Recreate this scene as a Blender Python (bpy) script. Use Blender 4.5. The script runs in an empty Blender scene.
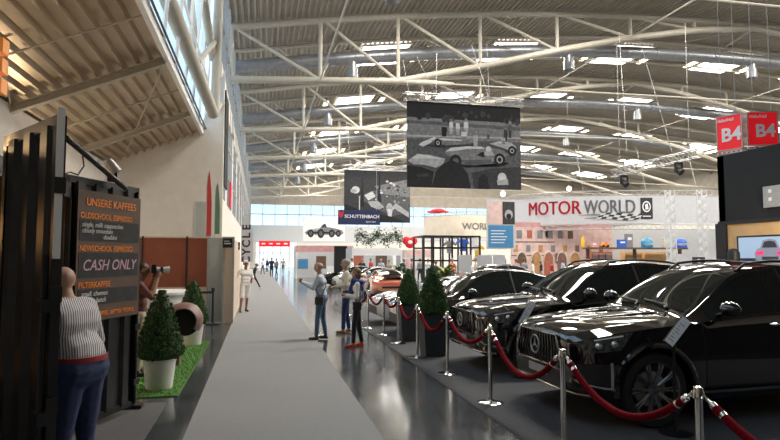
import bpy, bmesh, math, random
import numpy as np
from mathutils import Vector, Matrix
random.seed(7)
C = bpy.context.scene.collection
V = Vector
# ------------------------------------------------------------------ camera frame (eye 1.85 m above the floor, aisle runs along +Y)
F, U0, V0, EYE = 578.0, 390.0, 220.0, 1.85
PIT = math.atan(37 / F); YAW = math.atan(130 / F * math.cos(PIT))
cyw, syw, cpt, spt = math.cos(YAW), math.sin(YAW), math.cos(PIT), math.sin(PIT)
FW = V((syw * cpt, cyw * cpt, spt)); RT = V((cyw, -syw, 0)); UP = V((-syw * spt, -cyw * spt, cpt))
def ray(u, v): return FW + RT * ((u - U0) / F) + UP * ((V0 - v) / F)
def at(u, v, Y):
    r = ray(u, v); return V((0, 0, EYE)) + r * (Y / r.y)
def flo(u, v, z=0.0):
    r = ray(u, v); return V((0, 0, EYE)) + r * ((z - EYE) / r.z)
def atx(u, v, X):
    r = ray(u, v); return V((0, 0, EYE)) + r * (X / r.x)
cam = bpy.data.objects.new('camera', bpy.data.cameras.new('camera')); C.objects.link(cam)
cam.data.sensor_width = 36; cam.data.lens = F / 780 * 36; cam.data.clip_end = 400
cam.location = (0, 0, EYE); cam.rotation_euler = (math.pi / 2 + PIT, 0, -YAW)
bpy.context.scene.camera = cam
# ------------------------------------------------------------------ materials
def mat(name, col, rough=.5, metal=0, var=.12, scale=6, bump=0, emit=None, es=1, spec=.5, coat=0, stretch=None):
    m = bpy.data.materials.new(name); m.use_nodes = True
    nt = m.node_tree; b = nt.nodes['Principled BSDF']
    b.inputs['Base Color'].default_value = (*col, 1); b.inputs['Roughness'].default_value = rough
    b.inputs['Metallic'].default_value = metal; b.inputs['Specular IOR Level'].default_value = spec
    b.inputs['Coat Weight'].default_value = coat; b.inputs['Coat Roughness'].default_value = .015
    tc = nt.nodes.new('ShaderNodeTexCoord'); n = nt.nodes.new('ShaderNodeTexNoise')
    n.inputs['Scale'].default_value = scale; n.inputs['Detail'].default_value = 3
    if stretch:
        mp = nt.nodes.new('ShaderNodeMapping'); mp.inputs['Scale'].default_value = stretch
        nt.links.new(tc.outputs['Object'], mp.inputs[0]); nt.links.new(mp.outputs[0], n.inputs['Vector'])
    else: nt.links.new(tc.outputs['Object'], n.inputs['Vector'])
    if var:
        r = nt.nodes.new('ShaderNodeMapRange'); r.inputs['To Min'].default_value = 1 - var; r.inputs['To Max'].default_value = 1 + var
        r.inputs['From Min'].default_value = .3; r.inputs['From Max'].default_value = .7
        mx = nt.nodes.new('ShaderNodeVectorMath'); mx.operation = 'SCALE'; mx.inputs[0].default_value = col
        nt.links.new(n.outputs['Fac'], r.inputs['Value']); nt.links.new(r.outputs[0], mx.inputs['Scale'])
        nt.links.new(mx.outputs[0], b.inputs['Base Color'])
    if bump:
        bp = nt.nodes.new('ShaderNodeBump'); bp.inputs['Strength'].default_value = bump; bp.inputs['Distance'].default_value = .02
        nt.links.new(n.outputs['Fac'], bp.inputs['Height']); nt.links.new(bp.outputs[0], b.inputs['Normal'])
    if emit:
        b.inputs['Emission Color'].default_value = (*emit, 1); b.inputs['Emission Strength'].default_value = es
    return m
def glass_mat(name, tint=(.9, .96, 1)):
    m = bpy.data.materials.new(name); m.use_nodes = True; nt = m.node_tree; nt.nodes.clear()
    o = nt.nodes.new('ShaderNodeOutputMaterial'); mx = nt.nodes.new('ShaderNodeMixShader')
    t = nt.nodes.new('ShaderNodeBsdfTransparent'); t.inputs[0].default_value = (*tint, 1)
    g = nt.nodes.new('ShaderNodeBsdfGlossy'); g.inputs['Roughness'].default_value = .03
    lw = nt.nodes.new('ShaderNodeLayerWeight'); pw = nt.nodes.new('ShaderNodeMath'); pw.operation = 'POWER'; pw.inputs[1].default_value = 5; nt.links.new(lw.outputs['Facing'], pw.inputs[0]); f = nt.nodes.new('ShaderNodeMath'); f.operation = 'MULTIPLY_ADD'; f.inputs[1].default_value = .7; f.inputs[2].default_value = .04; nt.links.new(pw.outputs[0], f.inputs[0])
    nt.links.new(f.outputs[0], mx.inputs[0]); nt.links.new(t.outputs[0], mx.inputs[1]); nt.links.new(g.outputs[0], mx.inputs[2])
    nt.links.new(mx.outputs[0], o.inputs[0]); return m
M = {}
def floor_mat():
    m = mat('polished concrete', (.06, .066, .075), .16, var=0); nt = m.node_tree; b = nt.nodes['Principled BSDF']
    b.inputs['Specular IOR Level'].default_value = 1.0; tc = nt.nodes.new('ShaderNodeTexCoord'); n = nt.nodes.new('ShaderNodeTexNoise'); n.inputs['Scale'].default_value = 1.3; n.inputs['Detail'].default_value = 6
    nt.links.new(tc.outputs['Object'], n.inputs['Vector'])
    br = nt.nodes.new('ShaderNodeTexBrick'); br.offset = 0; br.inputs['Scale'].default_value = 1
    br.inputs['Brick Width'].default_value = 6; br.inputs['Row Height'].default_value = 3.4; br.inputs['Mortar Size'].default_value = .012
    br.inputs['Color1'].default_value = (1, 1, 1, 1); br.inputs['Color2'].default_value = (.9, .9, .9, 1); br.inputs['Mortar'].default_value = (.35, .35, .35, 1)
    nt.links.new(tc.outputs['Object'], br.inputs['Vector'])
    cr = nt.nodes.new('ShaderNodeMapRange'); cr.inputs['To Min'].default_value = .045; cr.inputs['To Max'].default_value = .085
    cr.inputs['From Min'].default_value = .3; cr.inputs['From Max'].default_value = .7
    nt.links.new(n.outputs['Fac'], cr.inputs['Value'])
    tint = nt.nodes.new('ShaderNodeVectorMath'); tint.operation = 'SCALE'; tint.inputs[0].default_value = (.92, 1, 1.08); nt.links.new(cr.outputs[0], tint.inputs['Scale'])
    mu = nt.nodes.new('ShaderNodeVectorMath'); mu.operation = 'MULTIPLY'; nt.links.new(tint.outputs[0], mu.inputs[0]); nt.links.new(br.outputs['Color'], mu.inputs[1])
    nt.links.new(mu.outputs[0], b.inputs['Base Color'])
    rr = nt.nodes.new('ShaderNodeMapRange'); rr.inputs['To Min'].default_value = .07; rr.inputs['To Max'].default_value = .19
    n2 = nt.nodes.new('ShaderNodeTexNoise'); n2.inputs['Scale'].default_value = 4; n2.inputs['Detail'].default_value = 5; nt.links.new(tc.outputs['Object'], n2.inputs['Vector'])
    nt.links.new(n2.outputs['Fac'], rr.inputs['Value']); nt.links.new(rr.outputs[0], b.inputs['Roughness'])
    return m
M['floor'] = floor_mat()
for k, a in dict(
    carpet=((.235, .235, .24), .95, 0, .06, 40, .2), stand_carpet=((.075, .075, .08), .95, 0, .12, 30, .2), annex_carpet=((.09, .09, .095), .95, 0, .12, 30, .2),
    grass=((.07, .19, .025), .9, 0, .35, 60, .5), white_wall=((.72, .68, .62), .8, 0, .05, 3, 0), cream_wall=((.66, .58, .47), .8, 0, .06, 2, 0),
    deck=((.38, .335, .275), .6, 0, .10, 1.2, 0), annex_deck=((.50, .40, .28), .30, .6, .08, 1.5, 0), steel_paint=((.44, .405, .34), .5, 0, .07, 4, 0),
    duct=((.30, .31, .33), .38, .6, .12, 4, .1), white=((.80, .80, .80), .5, 0, .04, 5, 0), offwhite=((.56, .57, .58), .6, 0, .05, 5, 0),
    brown_panel=((.28, .075, .035), .6, 0, .08, 3, 0), grey_panel=((.42, .45, .44), .6, 0, .05, 3, 0), beige_panel=((.58, .47, .36), .6, 0, .06, 3, 0),
    black_metal=((.022, .022, .024), .36, .3, .25, 5, .1), black=((.01, .01, .011), .5, 0, .2, 8, 0), black_wall=((.010, .011, .013), .85, 0, .15, 3, 0),
    grey_metal=((.42, .41, .40), .4, .4, .1, 8, 0), chrome=((.72, .71, .69), .13, 1, .05, 8, 0), red_rope=((.15, .001, .006), .9, 0, .3, 60, .5, None, 1, .08),
    car_black=((.004, .004, .005), .05, 0, 0, 5, 0), car_glass=((.010, .014, .013), .02, 0, 0, 5, 0), tyre=((.012, .012, .012), .75, 0, .2, 20, .2),
    rim=((.20, .20, .21), .22, .8, .1, 8, 0), car_white=((.62, .62, .62), .2, 0, 0, 5, 0), copper=((.60, .27, .17), .2, .2, .0, 5, 0), car_red=((.42, .012, .016), .2, 0, 0, 5, 0),
    headlight=((.10, .10, .10), .05, .5, .7, 22, .4), car_grey=((.16, .17, .19), .2, .3, 0, 5, 0),
    pot_white=((.74, .73, .70), .45, 0, .04, 6, 0), pot_grey=((.045, .047, .052), .6, 0, .12, 8, .1), bark=((.06, .035, .02), .9, 0, .3, 30, .4), soil=((.03, .02, .014), .95, 0, .3, 40, .5),
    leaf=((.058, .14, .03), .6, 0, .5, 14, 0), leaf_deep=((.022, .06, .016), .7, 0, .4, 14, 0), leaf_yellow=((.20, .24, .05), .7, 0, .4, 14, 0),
    skin=((.44, .26, .19), .55, 0, .05, 20, 0), skin_tan=((.27, .12, .07), .55, 0, .05, 20, 0), hair_brown=((.13, .075, .035), .6, 0, .3, 50, .3), hair_grey=((.30, .27, .24), .6, 0, .2, 50, .3), hair_black=((.015, .012, .01), .5, 0, .2, 50, .3),
    eye=((.015, .012, .01), .2, 0, 0, 5, 0), lips=((.36, .13, .10), .5, 0, 0, 5, 0),
    navy=((.022, .035, .10), .85, 0, .2, 30, .2), jeans=((.075, .13, .22), .85, 0, .25, 20, .2), dark_pants=((.015, .016, .02), .85, 0, .2, 20, .2), beige_cloth=((.50, .42, .32), .85, 0, .1, 20, .2),
    cream_cloth=((.60, .55, .45), .85, 0, .08, 20, .2), blue_shirt=((.42, .47, .56), .8, 0, .06, 20, .2), white_cloth=((.74, .73, .72), .8, 0, .05, 20, .2), scarf_blue=((.02, .045, .22), .85, 0, .2, 30, .3),
    orange_shoe=((.55, .07, .02), .6, 0, .1, 20, 0), tan_shoe=((.30, .16, .08), .6, 0, .1, 20, 0), maroon=((.16, .06, .055), .8, 0, .2, 20, .2), grey_cloth=((.22, .22, .24), .85, 0, .1, 20, .2), red_cloth=((.45, .03, .03), .8, 0, .1, 20, .2), pink_cloth=((.6, .3, .3), .8, 0, .1, 20, .2),
    belt=((.30, .02, .03), .5, 0, .2, 30, 0), leather=((.02, .018, .016), .45, 0, .2, 30, 0),
    red_sign=((.75, .012, .02), .4, 0, .04, 4, 0), letter_white=((.85, .85, .85), .5, 0, 0, 4, 0), letter_red=((.62, .02, .03), .5, 0, 0, 4, 0), letter_grey=((.22, .22, .24), .5, 0, 0, 4, 0), letter_black=((.03, .03, .035), .5, 0, 0, 4, 0),
    orange=((.80, .24, .03), .5, 0, .08, 8, 0), board_brown=((.085, .045, .026), .6, 0, .1, 6, 0), chalkboard=((.022, .022, .023), .8, 0, .4, 10, 0), chalk=((.62, .60, .58), .9, 0, .1, 30, 0), chalk_pink=((.60, .38, .50), .9, 0, .1, 30, 0),
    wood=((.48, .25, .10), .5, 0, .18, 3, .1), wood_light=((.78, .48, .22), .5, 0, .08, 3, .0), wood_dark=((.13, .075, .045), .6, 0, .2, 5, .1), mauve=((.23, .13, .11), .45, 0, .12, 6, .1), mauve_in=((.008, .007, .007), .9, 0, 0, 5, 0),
    fabric_white=((.54, .54, .57), .9, 0, .04, 4, 0), blue_panel=((.06, .24, .46), .6, 0, .08, 4, 0), pink=((.62, .33, .33), .7, 0, .12, 3, 0), pink_light=((.70, .50, .47), .7, 0, .15, 3, 0), terracotta=((.42, .13, .08), .7, 0, .2, 5, 0),
    g0=((.012, .012, .014), .8, 0, .3, 6, 0), g1=((.04, .04, .045), .8, 0, .3, 6, 0), g2=((.10, .10, .11), .8, 0, .35, 6, 0), g3=((.20, .20, .21), .8, 0, .35, 6, 0), g4=((.40, .40, .41), .8, 0, .2, 6, 0), g5=((.62, .62, .62), .8, 0, .1, 6, 0),
    flag_red=((.52, .05, .05), .8, 0, .1, 4, 0), flag_green=((.10, .22, .14), .8, 0, .1, 4, 0), teal=((.02, .25, .45), .4, 0, .1, 5, 0), blue_bright=((.03, .12, .55), .4, 0, .1, 5, 0), yellow=((.70, .42, .03), .5, 0, .1, 5, 0), bone=((.6, .52, .42), .6, 0, .1, 5, 0),
).items(): M[k] = mat(k, *a)
for k in ('car_black', 'car_white', 'copper', 'car_red', 'car_grey'): M[k].node_tree.nodes['Principled BSDF'].inputs['Coat Weight'].default_value = 1
M['skylight'] = mat('skylight glazing', (.9, .9, .9), .4, var=0, emit=(1, .97, .92), es=9)
M['lamp'] = mat('lamp tube', (.9, .85, .7), .4, var=0, emit=(1, .82, .52), es=9)
M['hot'] = mat('bright lamp', (.9, .9, .9), .4, var=0, emit=(1, .88, .66), es=8)
M['warm'] = mat('warm lamp', (.9, .6, .3), .4, var=0, emit=(1, .5, .16), es=2)
M['orange_lit'] = mat('backlit orange acrylic', (.8, .3, .05), .4, var=0, emit=(1, .30, .05), es=.25)
M['screen_blue'] = mat('screen sky', (.1, .1, .1), .3, var=0, emit=(.42, .60, .82), es=.75)
M['screen_car'] = mat('screen car', (.1, .1, .1), .3, var=0, emit=(.30, .33, .45), es=.6)
M['screen_dark'] = mat('screen dark', (.02, .02, .02), .3, var=0, emit=(.03, .03, .06), es=.6)
M['screen_red'] = mat('screen red', (.1, .0, .02), .3, var=0, emit=(1, .03, .16), es=1.2)
M['red_lit'] = mat('backlit red sign', (.8, .008, .014), .4, var=0, emit=(.95, .01, .02), es=.3)
M['glass'] = glass_mat('clear glass')
def stripe_mat():
    m = mat('striped shirt', (.7, .68, .68), .85, var=0); nt = m.node_tree; b = nt.nodes['Principled BSDF']
    tc = nt.nodes.new('ShaderNodeTexCoord'); w = nt.nodes.new('ShaderNodeTexWave'); w.bands_direction = 'X'; w.inputs['Scale'].default_value = 19; w.inputs['Distortion'].default_value = .5
    sx = nt.nodes.new('ShaderNodeMapping'); sx.inputs['Rotation'].default_value = (0, 0, .6)
    nt.links.new(tc.outputs['Object'], sx.inputs[0]); nt.links.new(sx.outputs[0], w.inputs['Vector'])
    r = nt.nodes.new('ShaderNodeValToRGB'); r.color_ramp.interpolation = 'CONSTANT'
    r.color_ramp.elements[0].color = (.10, .09, .12, 1); r.color_ramp.elements[1].position = .38; r.color_ramp.elements[1].color = (.66, .64, .64, 1)
    nt.links.new(w.outputs['Fac'], r.inputs[0]); nt.links.new(r.outputs[0], b.inputs['Base Color']); return m
M['stripes'] = stripe_mat()
# ------------------------------------------------------------------ mesh builder
def basis(d):
    d = d.normalized(); a = V((0, 0, 1)) if abs(d.z) < .95 else V((1, 0, 0))
    x = d.cross(a).normalized(); return x, x.cross(d).normalized()
class MB:
    def __init__(s, m=None): s.v = []; s.f = []; s.mi = []; s.mats = []; s.cur = 0; s.use(m) if m else None
    def use(s, m):
        m = M[m] if isinstance(m, str) else m
        if m not in s.mats: s.mats.append(m)
        s.cur = s.mats.index(m); return s
    def add(s, vs, fs):
        o = len(s.v); s.v += [V(p) for p in vs]
        for f in fs: s.f.append([i + o for i in f]); s.mi.append(s.cur)
        return s
    def hexa(s, p): return s.add(p, [(3, 2, 1, 0), (4, 5, 6, 7), (0, 1, 5, 4), (1, 2, 6, 5), (2, 3, 7, 6), (3, 0, 4, 7)])
    def box(s, a, b):
        x0, y0, z0 = [min(a[i], b[i]) for i in range(3)]; x1, y1, z1 = [max(a[i], b[i]) for i in range(3)]
        return s.hexa([(x0, y0, z0), (x1, y0, z0), (x1, y1, z0), (x0, y1, z0), (x0, y0, z1), (x1, y0, z1), (x1, y1, z1), (x0, y1, z1)])
    def slab(s, o, r, u, n, w, h, t):      # oriented box: o = lower left front corner, r right, u up, n depth direction
        o, r, u, n = V(o), V(r), V(u), V(n); p = [o, o + r * w, o + r * w + n * t, o + n * t]
        return s.hexa(p + [q + u * h for q in p])
    def prism(s, pts, o, r, u, n, t):      # polygon (2D) in plane o,r,u extruded along n
        o, r, u, n = V(o), V(r), V(u), V(n); k = len(pts)
        a = [o + r * x + u * y for x, y in pts]; b = [p + n * t for p in a]
        return s.add(a + b, [list(range(k)), list(range(2 * k - 1, k - 1, -1))] + [(i, k + i, k + (i + 1) % k, (i + 1) % k) for i in range(k)])
    def tube(s, pts, r, n=8, cap=True):
        pts = [V(p) for p in pts]; rs = r if isinstance(r, (list, tuple)) else [r] * len(pts); vs = []; fs = []
        X = None
        for i, p in enumerate(pts):
            d = (pts[min(i + 1, len(pts) - 1)] - pts[max(i - 1, 0)])
            x, y = basis(d)
            if X is not None:
                x = (X - d.normalized() * X.dot(d.normalized())); x = x.normalized() if x.length > 1e-6 else basis(d)[0]; y = x.cross(d.normalized())
            X = x
            for k in range(n):
                a = 2 * math.pi * k / n; vs.append(p + (x * math.cos(a) + y * math.sin(a)) * rs[i])
        for i in range(len(pts) - 1):
            for k in range(n): fs.append((i * n + k, i * n + (k + 1) % n, (i + 1) * n + (k + 1) % n, (i + 1) * n + k))
        if cap: fs += [list(range(n))[::-1], [(len(pts) - 1) * n + k for k in range(n)]]
        return s.add(vs, fs)
    def lathe(s, prof, c, n=20, axis=(0, 0, 1), arc=2 * math.pi):
        c = V(c); ax = V(axis).normalized(); x, y = basis(ax); vs = []; fs = []; full = arc > 6.28; m = n if full else n + 1
        for r, h in prof:
            for k in range(m):
                a = arc * k / n; vs.append(c + ax * h + (x * math.cos(a) + y * math.sin(a)) * max(r, 1e-4))
        for i in range(len(prof) - 1):
            for k in range(n if full else n):
                k2 = (k + 1) % m if full else k + 1
                fs.append((i * m + k, i * m + k2, (i + 1) * m + k2, (i + 1) * m + k))
        return s.add(vs, fs)
    def ball(s, c, r, n=12, cut=None):
        c = V(c); r = V(r) if hasattr(r, '__len__') else V((r, r, r)); m = n // 2; vs = []; fs = []
        for i in range(m + 1):
            t = math.pi * i / m
            for k in range(n):
                a = 2 * math.pi * k / n; vs.append(c + V((r.x * math.sin(t) * math.cos(a), r.y * math.sin(t) * math.sin(a), r.z * math.cos(t))))
        for i in range(m):
            for k in range(n):
                f = (i * n + k, (i + 1) * n + k, (i + 1) * n + (k + 1) % n, i * n + (k + 1) % n)
                if cut is None or cut(sum((vs[j] for j in f), V()) / 4): fs.append(f)
        return s.add(vs, fs)
    def grid(s, fn, nu, nv, flip=False):
        vs = [fn(i / nu, j / nv) for i in range(nu + 1) for j in range(nv + 1)]; w = nv + 1
        fs = [(i * w + j, (i + 1) * w + j, (i + 1) * w + j + 1, i * w + j + 1) for i in range(nu) for j in range(nv)]
        if flip: fs = [f[::-1] for f in fs]
        return s.add(vs, fs)
    def text(s, string, size, o, r, u, align='CENTER', bold=0, depth=.004, bend=None, font_shear=0):
        cu = bpy.data.curves.new('t', 'FONT'); cu.body = string; cu.size = size; cu.align_x = align; cu.align_y = 'CENTER'; cu.offset = bold * size; cu.extrude = depth; cu.shear = font_shear; cu.resolution_u = 3
        ob = bpy.data.objects.new('t', cu); C.objects.link(ob); bpy.context.view_layer.update()
        me = bpy.data.meshes.new_from_object(ob.evaluated_get(bpy.context.evaluated_depsgraph_get()))
        o, r, u = V(o), V(r), V(u); n = r.cross(u)
        vs = [(bend(p.co) if bend else o + r * p.co.x + u * p.co.y + n * p.co.z) for p in me.vertices]
        s.add(vs, [list(p.vertices) for p in me.polygons])
        bpy.data.objects.remove(ob); bpy.data.meshes.remove(me); bpy.data.curves.remove(cu); return s
    def mesh(s, name, off=V(), smooth=None):
        me = bpy.data.meshes.new(name); me.from_pydata([tuple(p - off) for p in s.v], [], s.f)
        for m in s.mats: me.materials.append(m)
        me.polygons.foreach_set('material_index', s.mi)
        if smooth is not None:
            me.polygons.foreach_set('use_smooth', [True] * len(me.polygons)); me.set_sharp_from_angle(angle=math.radians(smooth))
        me.update(); return me
WL = {}
def link(o, parent=None):
    C.objects.link(o)
    if parent: o.parent = parent
    return o
def tag(o, label=None, cat=None, group=None, kind=None):
    if label: o['label'] = label
    if cat: o['category'] = cat
    if group: o['group'] = group
    if kind: o['kind'] = kind
    return o
def thing(name, label, cat, loc, rotz=0, group=None):
    o = link(bpy.data.objects.new(name, None)); o.location = loc; o.rotation_euler = (0, 0, rotz); o.empty_display_size = .1
    WL[o.name] = V(loc); return tag(o, label, cat, group)
def part(name, mb, parent, local=False, smooth=40, label=None):   # vertices given in world coordinates unless local
    off = V() if local else WL[parent.name]
    o = link(bpy.data.objects.new(name, mb.mesh(name, off, smooth)), parent); WL[o.name] = WL.get(parent.name, V()).copy()
    if label: o['label'] = label
    return o
def solo(name, mb, label=None, cat=None, group=None, kind=None, smooth=40):
    xs = [p.x for p in mb.v]; ys = [p.y for p in mb.v]; zs = [p.z for p in mb.v]
    c = V(((min(xs) + max(xs)) / 2, (min(ys) + max(ys)) / 2, min(zs)))
    o = link(bpy.data.objects.new(name, mb.mesh(name, c, smooth))); o.location = c; WL[o.name] = c
    return tag(o, label, cat, group, kind)
def struct(name, mb, label=None, smooth=40): return solo(name, mb, label, None, None, 'structure', smooth)
def copy_tree(o, parent=None):
    c = o.copy(); C.objects.link(c)
    if parent: c.parent = parent
    for ch in o.children: copy_tree(ch, c)
    return c
ORD = ['first', 'second', 'third', 'fourth', 'fifth', 'sixth', 'seventh', 'eighth', 'ninth', 'tenth', 'eleventh', 'twelfth']
X1, Y1, Z1 = V((1, 0, 0)), V((0, 1, 0)), V((0, 0, 1))
def point(name, loc, e, col, r=.1):
    L = bpy.data.lights.new(name, 'POINT'); L.energy = e; L.color = col; L.shadow_soft_size = r
    o = link(bpy.data.objects.new(name, L)); o.location = loc
# ================================================================== SETTING
XL = -1.75                     # hall side wall
YF = 105.0                     # far end wall
XR = 70.0
struct('floor', MB('floor').box((-9, -12, -.2), (XR + 1, YF + 1, 0)))
def roofz(x): return 18.6 - 3.35 * ((x - 34) / 36) ** 2
tag(solo('carpet_runner', MB('carpet').box((-.74, -6, 0), (1.25, 100, .008))), 'long light grey carpet runner down the middle of the aisle', 'carpet')
tag(solo('stand_carpet', MB('stand_carpet').box((2.62, -6, 0), (10.9, 22, .006))), 'dark grey carpet under the parked black cars behind the ropes', 'carpet')
tag(solo('kiosk_carpet', MB('annex_carpet').box((-5.6, -6, 0), (-1.12, 7.95, .006))), 'dark grey carpet in front of the black coffee kiosk', 'carpet')
# ---- hall roof: corrugated deck, ribs along the aisle
mb = MB('deck'); P = []
x = XL - .1; k = 0
while x < XR + .3:
    for dx, dz in ((0, 0), (.09, 0), (.13, .14), (.30, .14)): P.append((x + dx, roofz(x + dx) + dz))
    x += .34
n = len(P); ys = (-12, 24, 60, YF + .5)
mb.add([(px, y, pz) for y in ys for px, pz in P], [(j * n + i, j * n + i + 1, (j + 1) * n + i + 1, (j + 1) * n + i) for j in range(3) for i in range(n - 1)])
mb.add([(px, y, pz + .3) for y in (-12, YF + .5) for px, pz in P[::8]], [(i, i + 1, len(P[::8]) + i + 1, len(P[::8]) + i) for i in range(len(P[::8]) - 1)])
struct('ceiling', mb, smooth=None)
# ---- far end wall with its band of windows and bright doors
mb = MB('offwhite'); mb.box((XL - .3, YF, 4.4), (XR, YF + .3, 7.5)); mb.use('white_wall')
mb.box((6.5, YF, 0), (XR, YF + .3, 4.4)); mb.box((XL - .3, YF, 0), (-.8, YF + .3, 4.4)); mb.use('deck').box((XL - .3, YF, 11.2), (XR, YF + .3, 19)); struct('wall_far', mb)
mb = MB('steel_paint')
for i in range(34):
    xx = XL + i * 2.13; mb.box((xx - .06, YF - .02, 7.5), (xx + .06, YF + .16, 11.2))
mb.box((XL, YF - .02, 9.4), (XR, YF + .14, 9.55)); 
w = struct('window_1', mb); part('pane', MB('glass').box((XL, YF + .2, 7.5), (XR, YF + .22, 11.2)), w)
mb = MB('steel_paint')
for i in range(6):
    xx = -.8 + i * 1.46; mb.box((xx - .05, YF - .02, 0), (xx + .05, YF + .14, 4.4))
mb.box((-.8, YF - .02, 2.5), (6.5, YF + .12, 2.62)); d = struct('door_1', mb); part('pane', MB('glass').box((-.8, YF + .18, 0), (6.5, YF + .2, 4.4)), d)
struct('wall_right', MB('white_wall').box((XR, -12, 0), (XR + .3, YF, 8)).use('deck').box((XR, -12, 8), (XR + .3, YF, 16.2)))
struct('wall_back', MB('black_wall').box((-6.2, -12.3, 0), (XR + .3, -12, 7)).use('deck').box((-6.2, -12.3, 7), (XR + .3, -12, 19)))
# ---- side wall of the hall beyond the annex
mb = MB('white_wall'); mb.box((XL - .3, 24.32, 0), (XL, YF, 4.6)); mb.box((XL - .3, 24.32, 4.6), (XL, 25.2, 9.5))
for i in range(12): mb.box((XL - .3, 29.5 + i * 6.5, 4.6), (XL, 31.5 + i * 6.5, 9.5))
mb.box((XL - .3, 24.32, 9.2), (XL, YF, 10.4)); struct('wall_left', mb)
mb = MB('grey_metal')
for i in range(38): mb.box((XL - .14, 25.2 + i * 2.1, 4.6), (XL + .03, 25.3 + i * 2.1, 15.2))
for z in (6.1, 7.7, 12.2): mb.box((XL - .12, 25.2, z), (XL + .02, YF, z + .09))
w = struct('window_3', mb); part('pane', MB('glass').box((XL - .2, 25.2, 4.6), (XL - .18, YF, 15.3)), w)
# ---- annex on the left: low sloping roof, end wall, side wall, strip of glass up to the hall roof
XE, ZE, XA, ZA, YE = -2.3, 6.85, -5.75, 5.42, 24.0
def annz(x): return ZE + (x - XE) * (ZE - ZA) / (XE - XA)
mb = MB('annex_deck'); P = []; x = XA - .2
while x < XE:
    for dx, dz in ((0, 0), (.05, 0), (.085, .12), (.255, .12)): P.append((min(x + dx, XE), annz(x + dx) + dz))
    x += .29
n = len(P)
mb.add([(px, y, pz) for y in (-12, YE) for px, pz in P], [(i, i + 1, n + i + 1, n + i) for i in range(n - 1)])
mb.add([(XA - .2, -12, ZA + .2), (XE, -12, ZE + .25), (XE, YE, ZE + .25), (XA - .2, YE, ZA + .2)], [(0, 1, 2, 3)])
struct('ceiling_annex', mb, smooth=None)
for i, y in enumerate((4.2, 9.6, 15, 20.4)):
    mb = MB('steel_paint'); q = [V((XA, y, ZA - .02)), V((XE - .05, y, ZE - .02))]; d = (q[1] - q[0]).normalized()
    mb.slab(q[0] - Y1 * .09 - V((0, 0, .03)), d, V((-d.z, 0, d.x)), Y1, (q[1] - q[0]).length, .03, .18); mb.slab(q[0] - Y1 * .09 - V((0, 0, .2)), d, V((-d.z, 0, d.x)), Y1, (q[1] - q[0]).length, .03, .18)
    mb.slab(q[0] - Y1 * .015 - V((0, 0, .2)), d, V((-d.z, 0, d.x)), Y1, (q[1] - q[0]).length, .2, .03); struct('annex_roof_beam', mb)
mb = MB('steel_paint')
for y in (6.9, 12.3, 17.7): mb.tube([(XA, y, ZA - .05), (XE, y, ZE - .05)], .022, 6)
mb.tube([(XE - .05, 4.2, ZE - .1), (XA, 15, ZA - .08)], .018, 6); mb.tube([(XE - .05, 15, ZE - .1), (XA + .8, 23, ZA + .3)], .018, 6); struct('annex_brace_beam', mb)
mb = MB('white_wall'); mb.add([(XA, YE, 0), (-1.5, YE, 0), (-1.5, YE, ZE + 2.6), (XE - .12, YE, ZE + .16), (XA, YE, ZA + .16)] + [(XA, YE + .3, 0), (-1.5, YE + .3, 0), (-1.5, YE + .3, ZE + 2.6), (XE - .12, YE + .3, ZE + .16), (XA, YE + .3, ZA + .16)],
    [(0, 1, 2, 3, 4), (9, 8, 7, 6, 5), (0, 5, 6, 1), (1, 6, 7, 2), (2, 7, 8, 3), (3, 8, 9, 4), (4, 9, 5, 0)]); struct('wall_annex_end', mb)
dr = at(196, 201, YE); mb = MB('offwhite'); mb.box((dr.x - .05, YE - .03, 0), (dr.x + .62, YE - .002, dr.z)); mb.use('grey_panel'); mb.box((dr.x, YE - .035, 0), (dr.x + .57, YE - .03, dr.z - .05))
struct('door_2', mb)
struct('wall_annex_side', MB('white_wall').box((XA - .25, -12, 0), (XA, YE, ZA)))
# slanted clerestory glazing from the annex roof edge to the hall roof
mb = MB('white'); top = V((XL - .02, 0, 15.2)); bot = V((XE, 0, ZE + .05)); dl = top - bot
mb.slab(bot + V((-.1, -12, -.16)), X1, Z1, Y1, .12, .22, YE + 12)
for i in range(19):
    y = -11.8 + i * 2.0; mb.tube([bot + V((0, y, 0)), top + V((0, y, 0))], .05, 6)
for t in (.25, .5, .75): mb.tube([bot + dl * t + V((0, -12, 0)), bot + dl * t + V((0, YE, 0))], .045, 6)
w = struct('window_4', mb)
part('pane', MB('glass').add([bot + V((-.1, -12, 0)), bot + V((-.1, YE, 0)), top + V((-.1, YE, 0)), top + V((-.1, -12, 0))], [(0, 1, 2, 3)]), w)
mb = MB('black'); mb.tube([bot + V((.1, -12, .1)), bot + V((.1, YE, .1))], .03, 6); struct('trim_1', mb)
# big raking V struts of white tube that carry the roof edge inside the glazing
node = at(213, 113, 22.5)
for pa, pb, r in ((node, at(166, -5, 14.5), .21), (node + V((.05, .1, 0)), at(219, -6, 22.5), .17), (at(196, 55, 21), at(190, -6, 21), .13), (at(213, 60, 22.6), at(203, -6, 21.2), .15), (at(198, 62, 18.6), at(215, 42, 22.5), .09), (at(222, 102, 24.5), at(213, 113, 22.5), .12)):
    mb = MB('steel_paint'); mb.tube([pa, pb], r, 14); struct('roof_strut_beam', mb)
mb = MB('steel_paint'); mb.ball(node, .22, 16); struct('roof_node_beam', mb)
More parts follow.
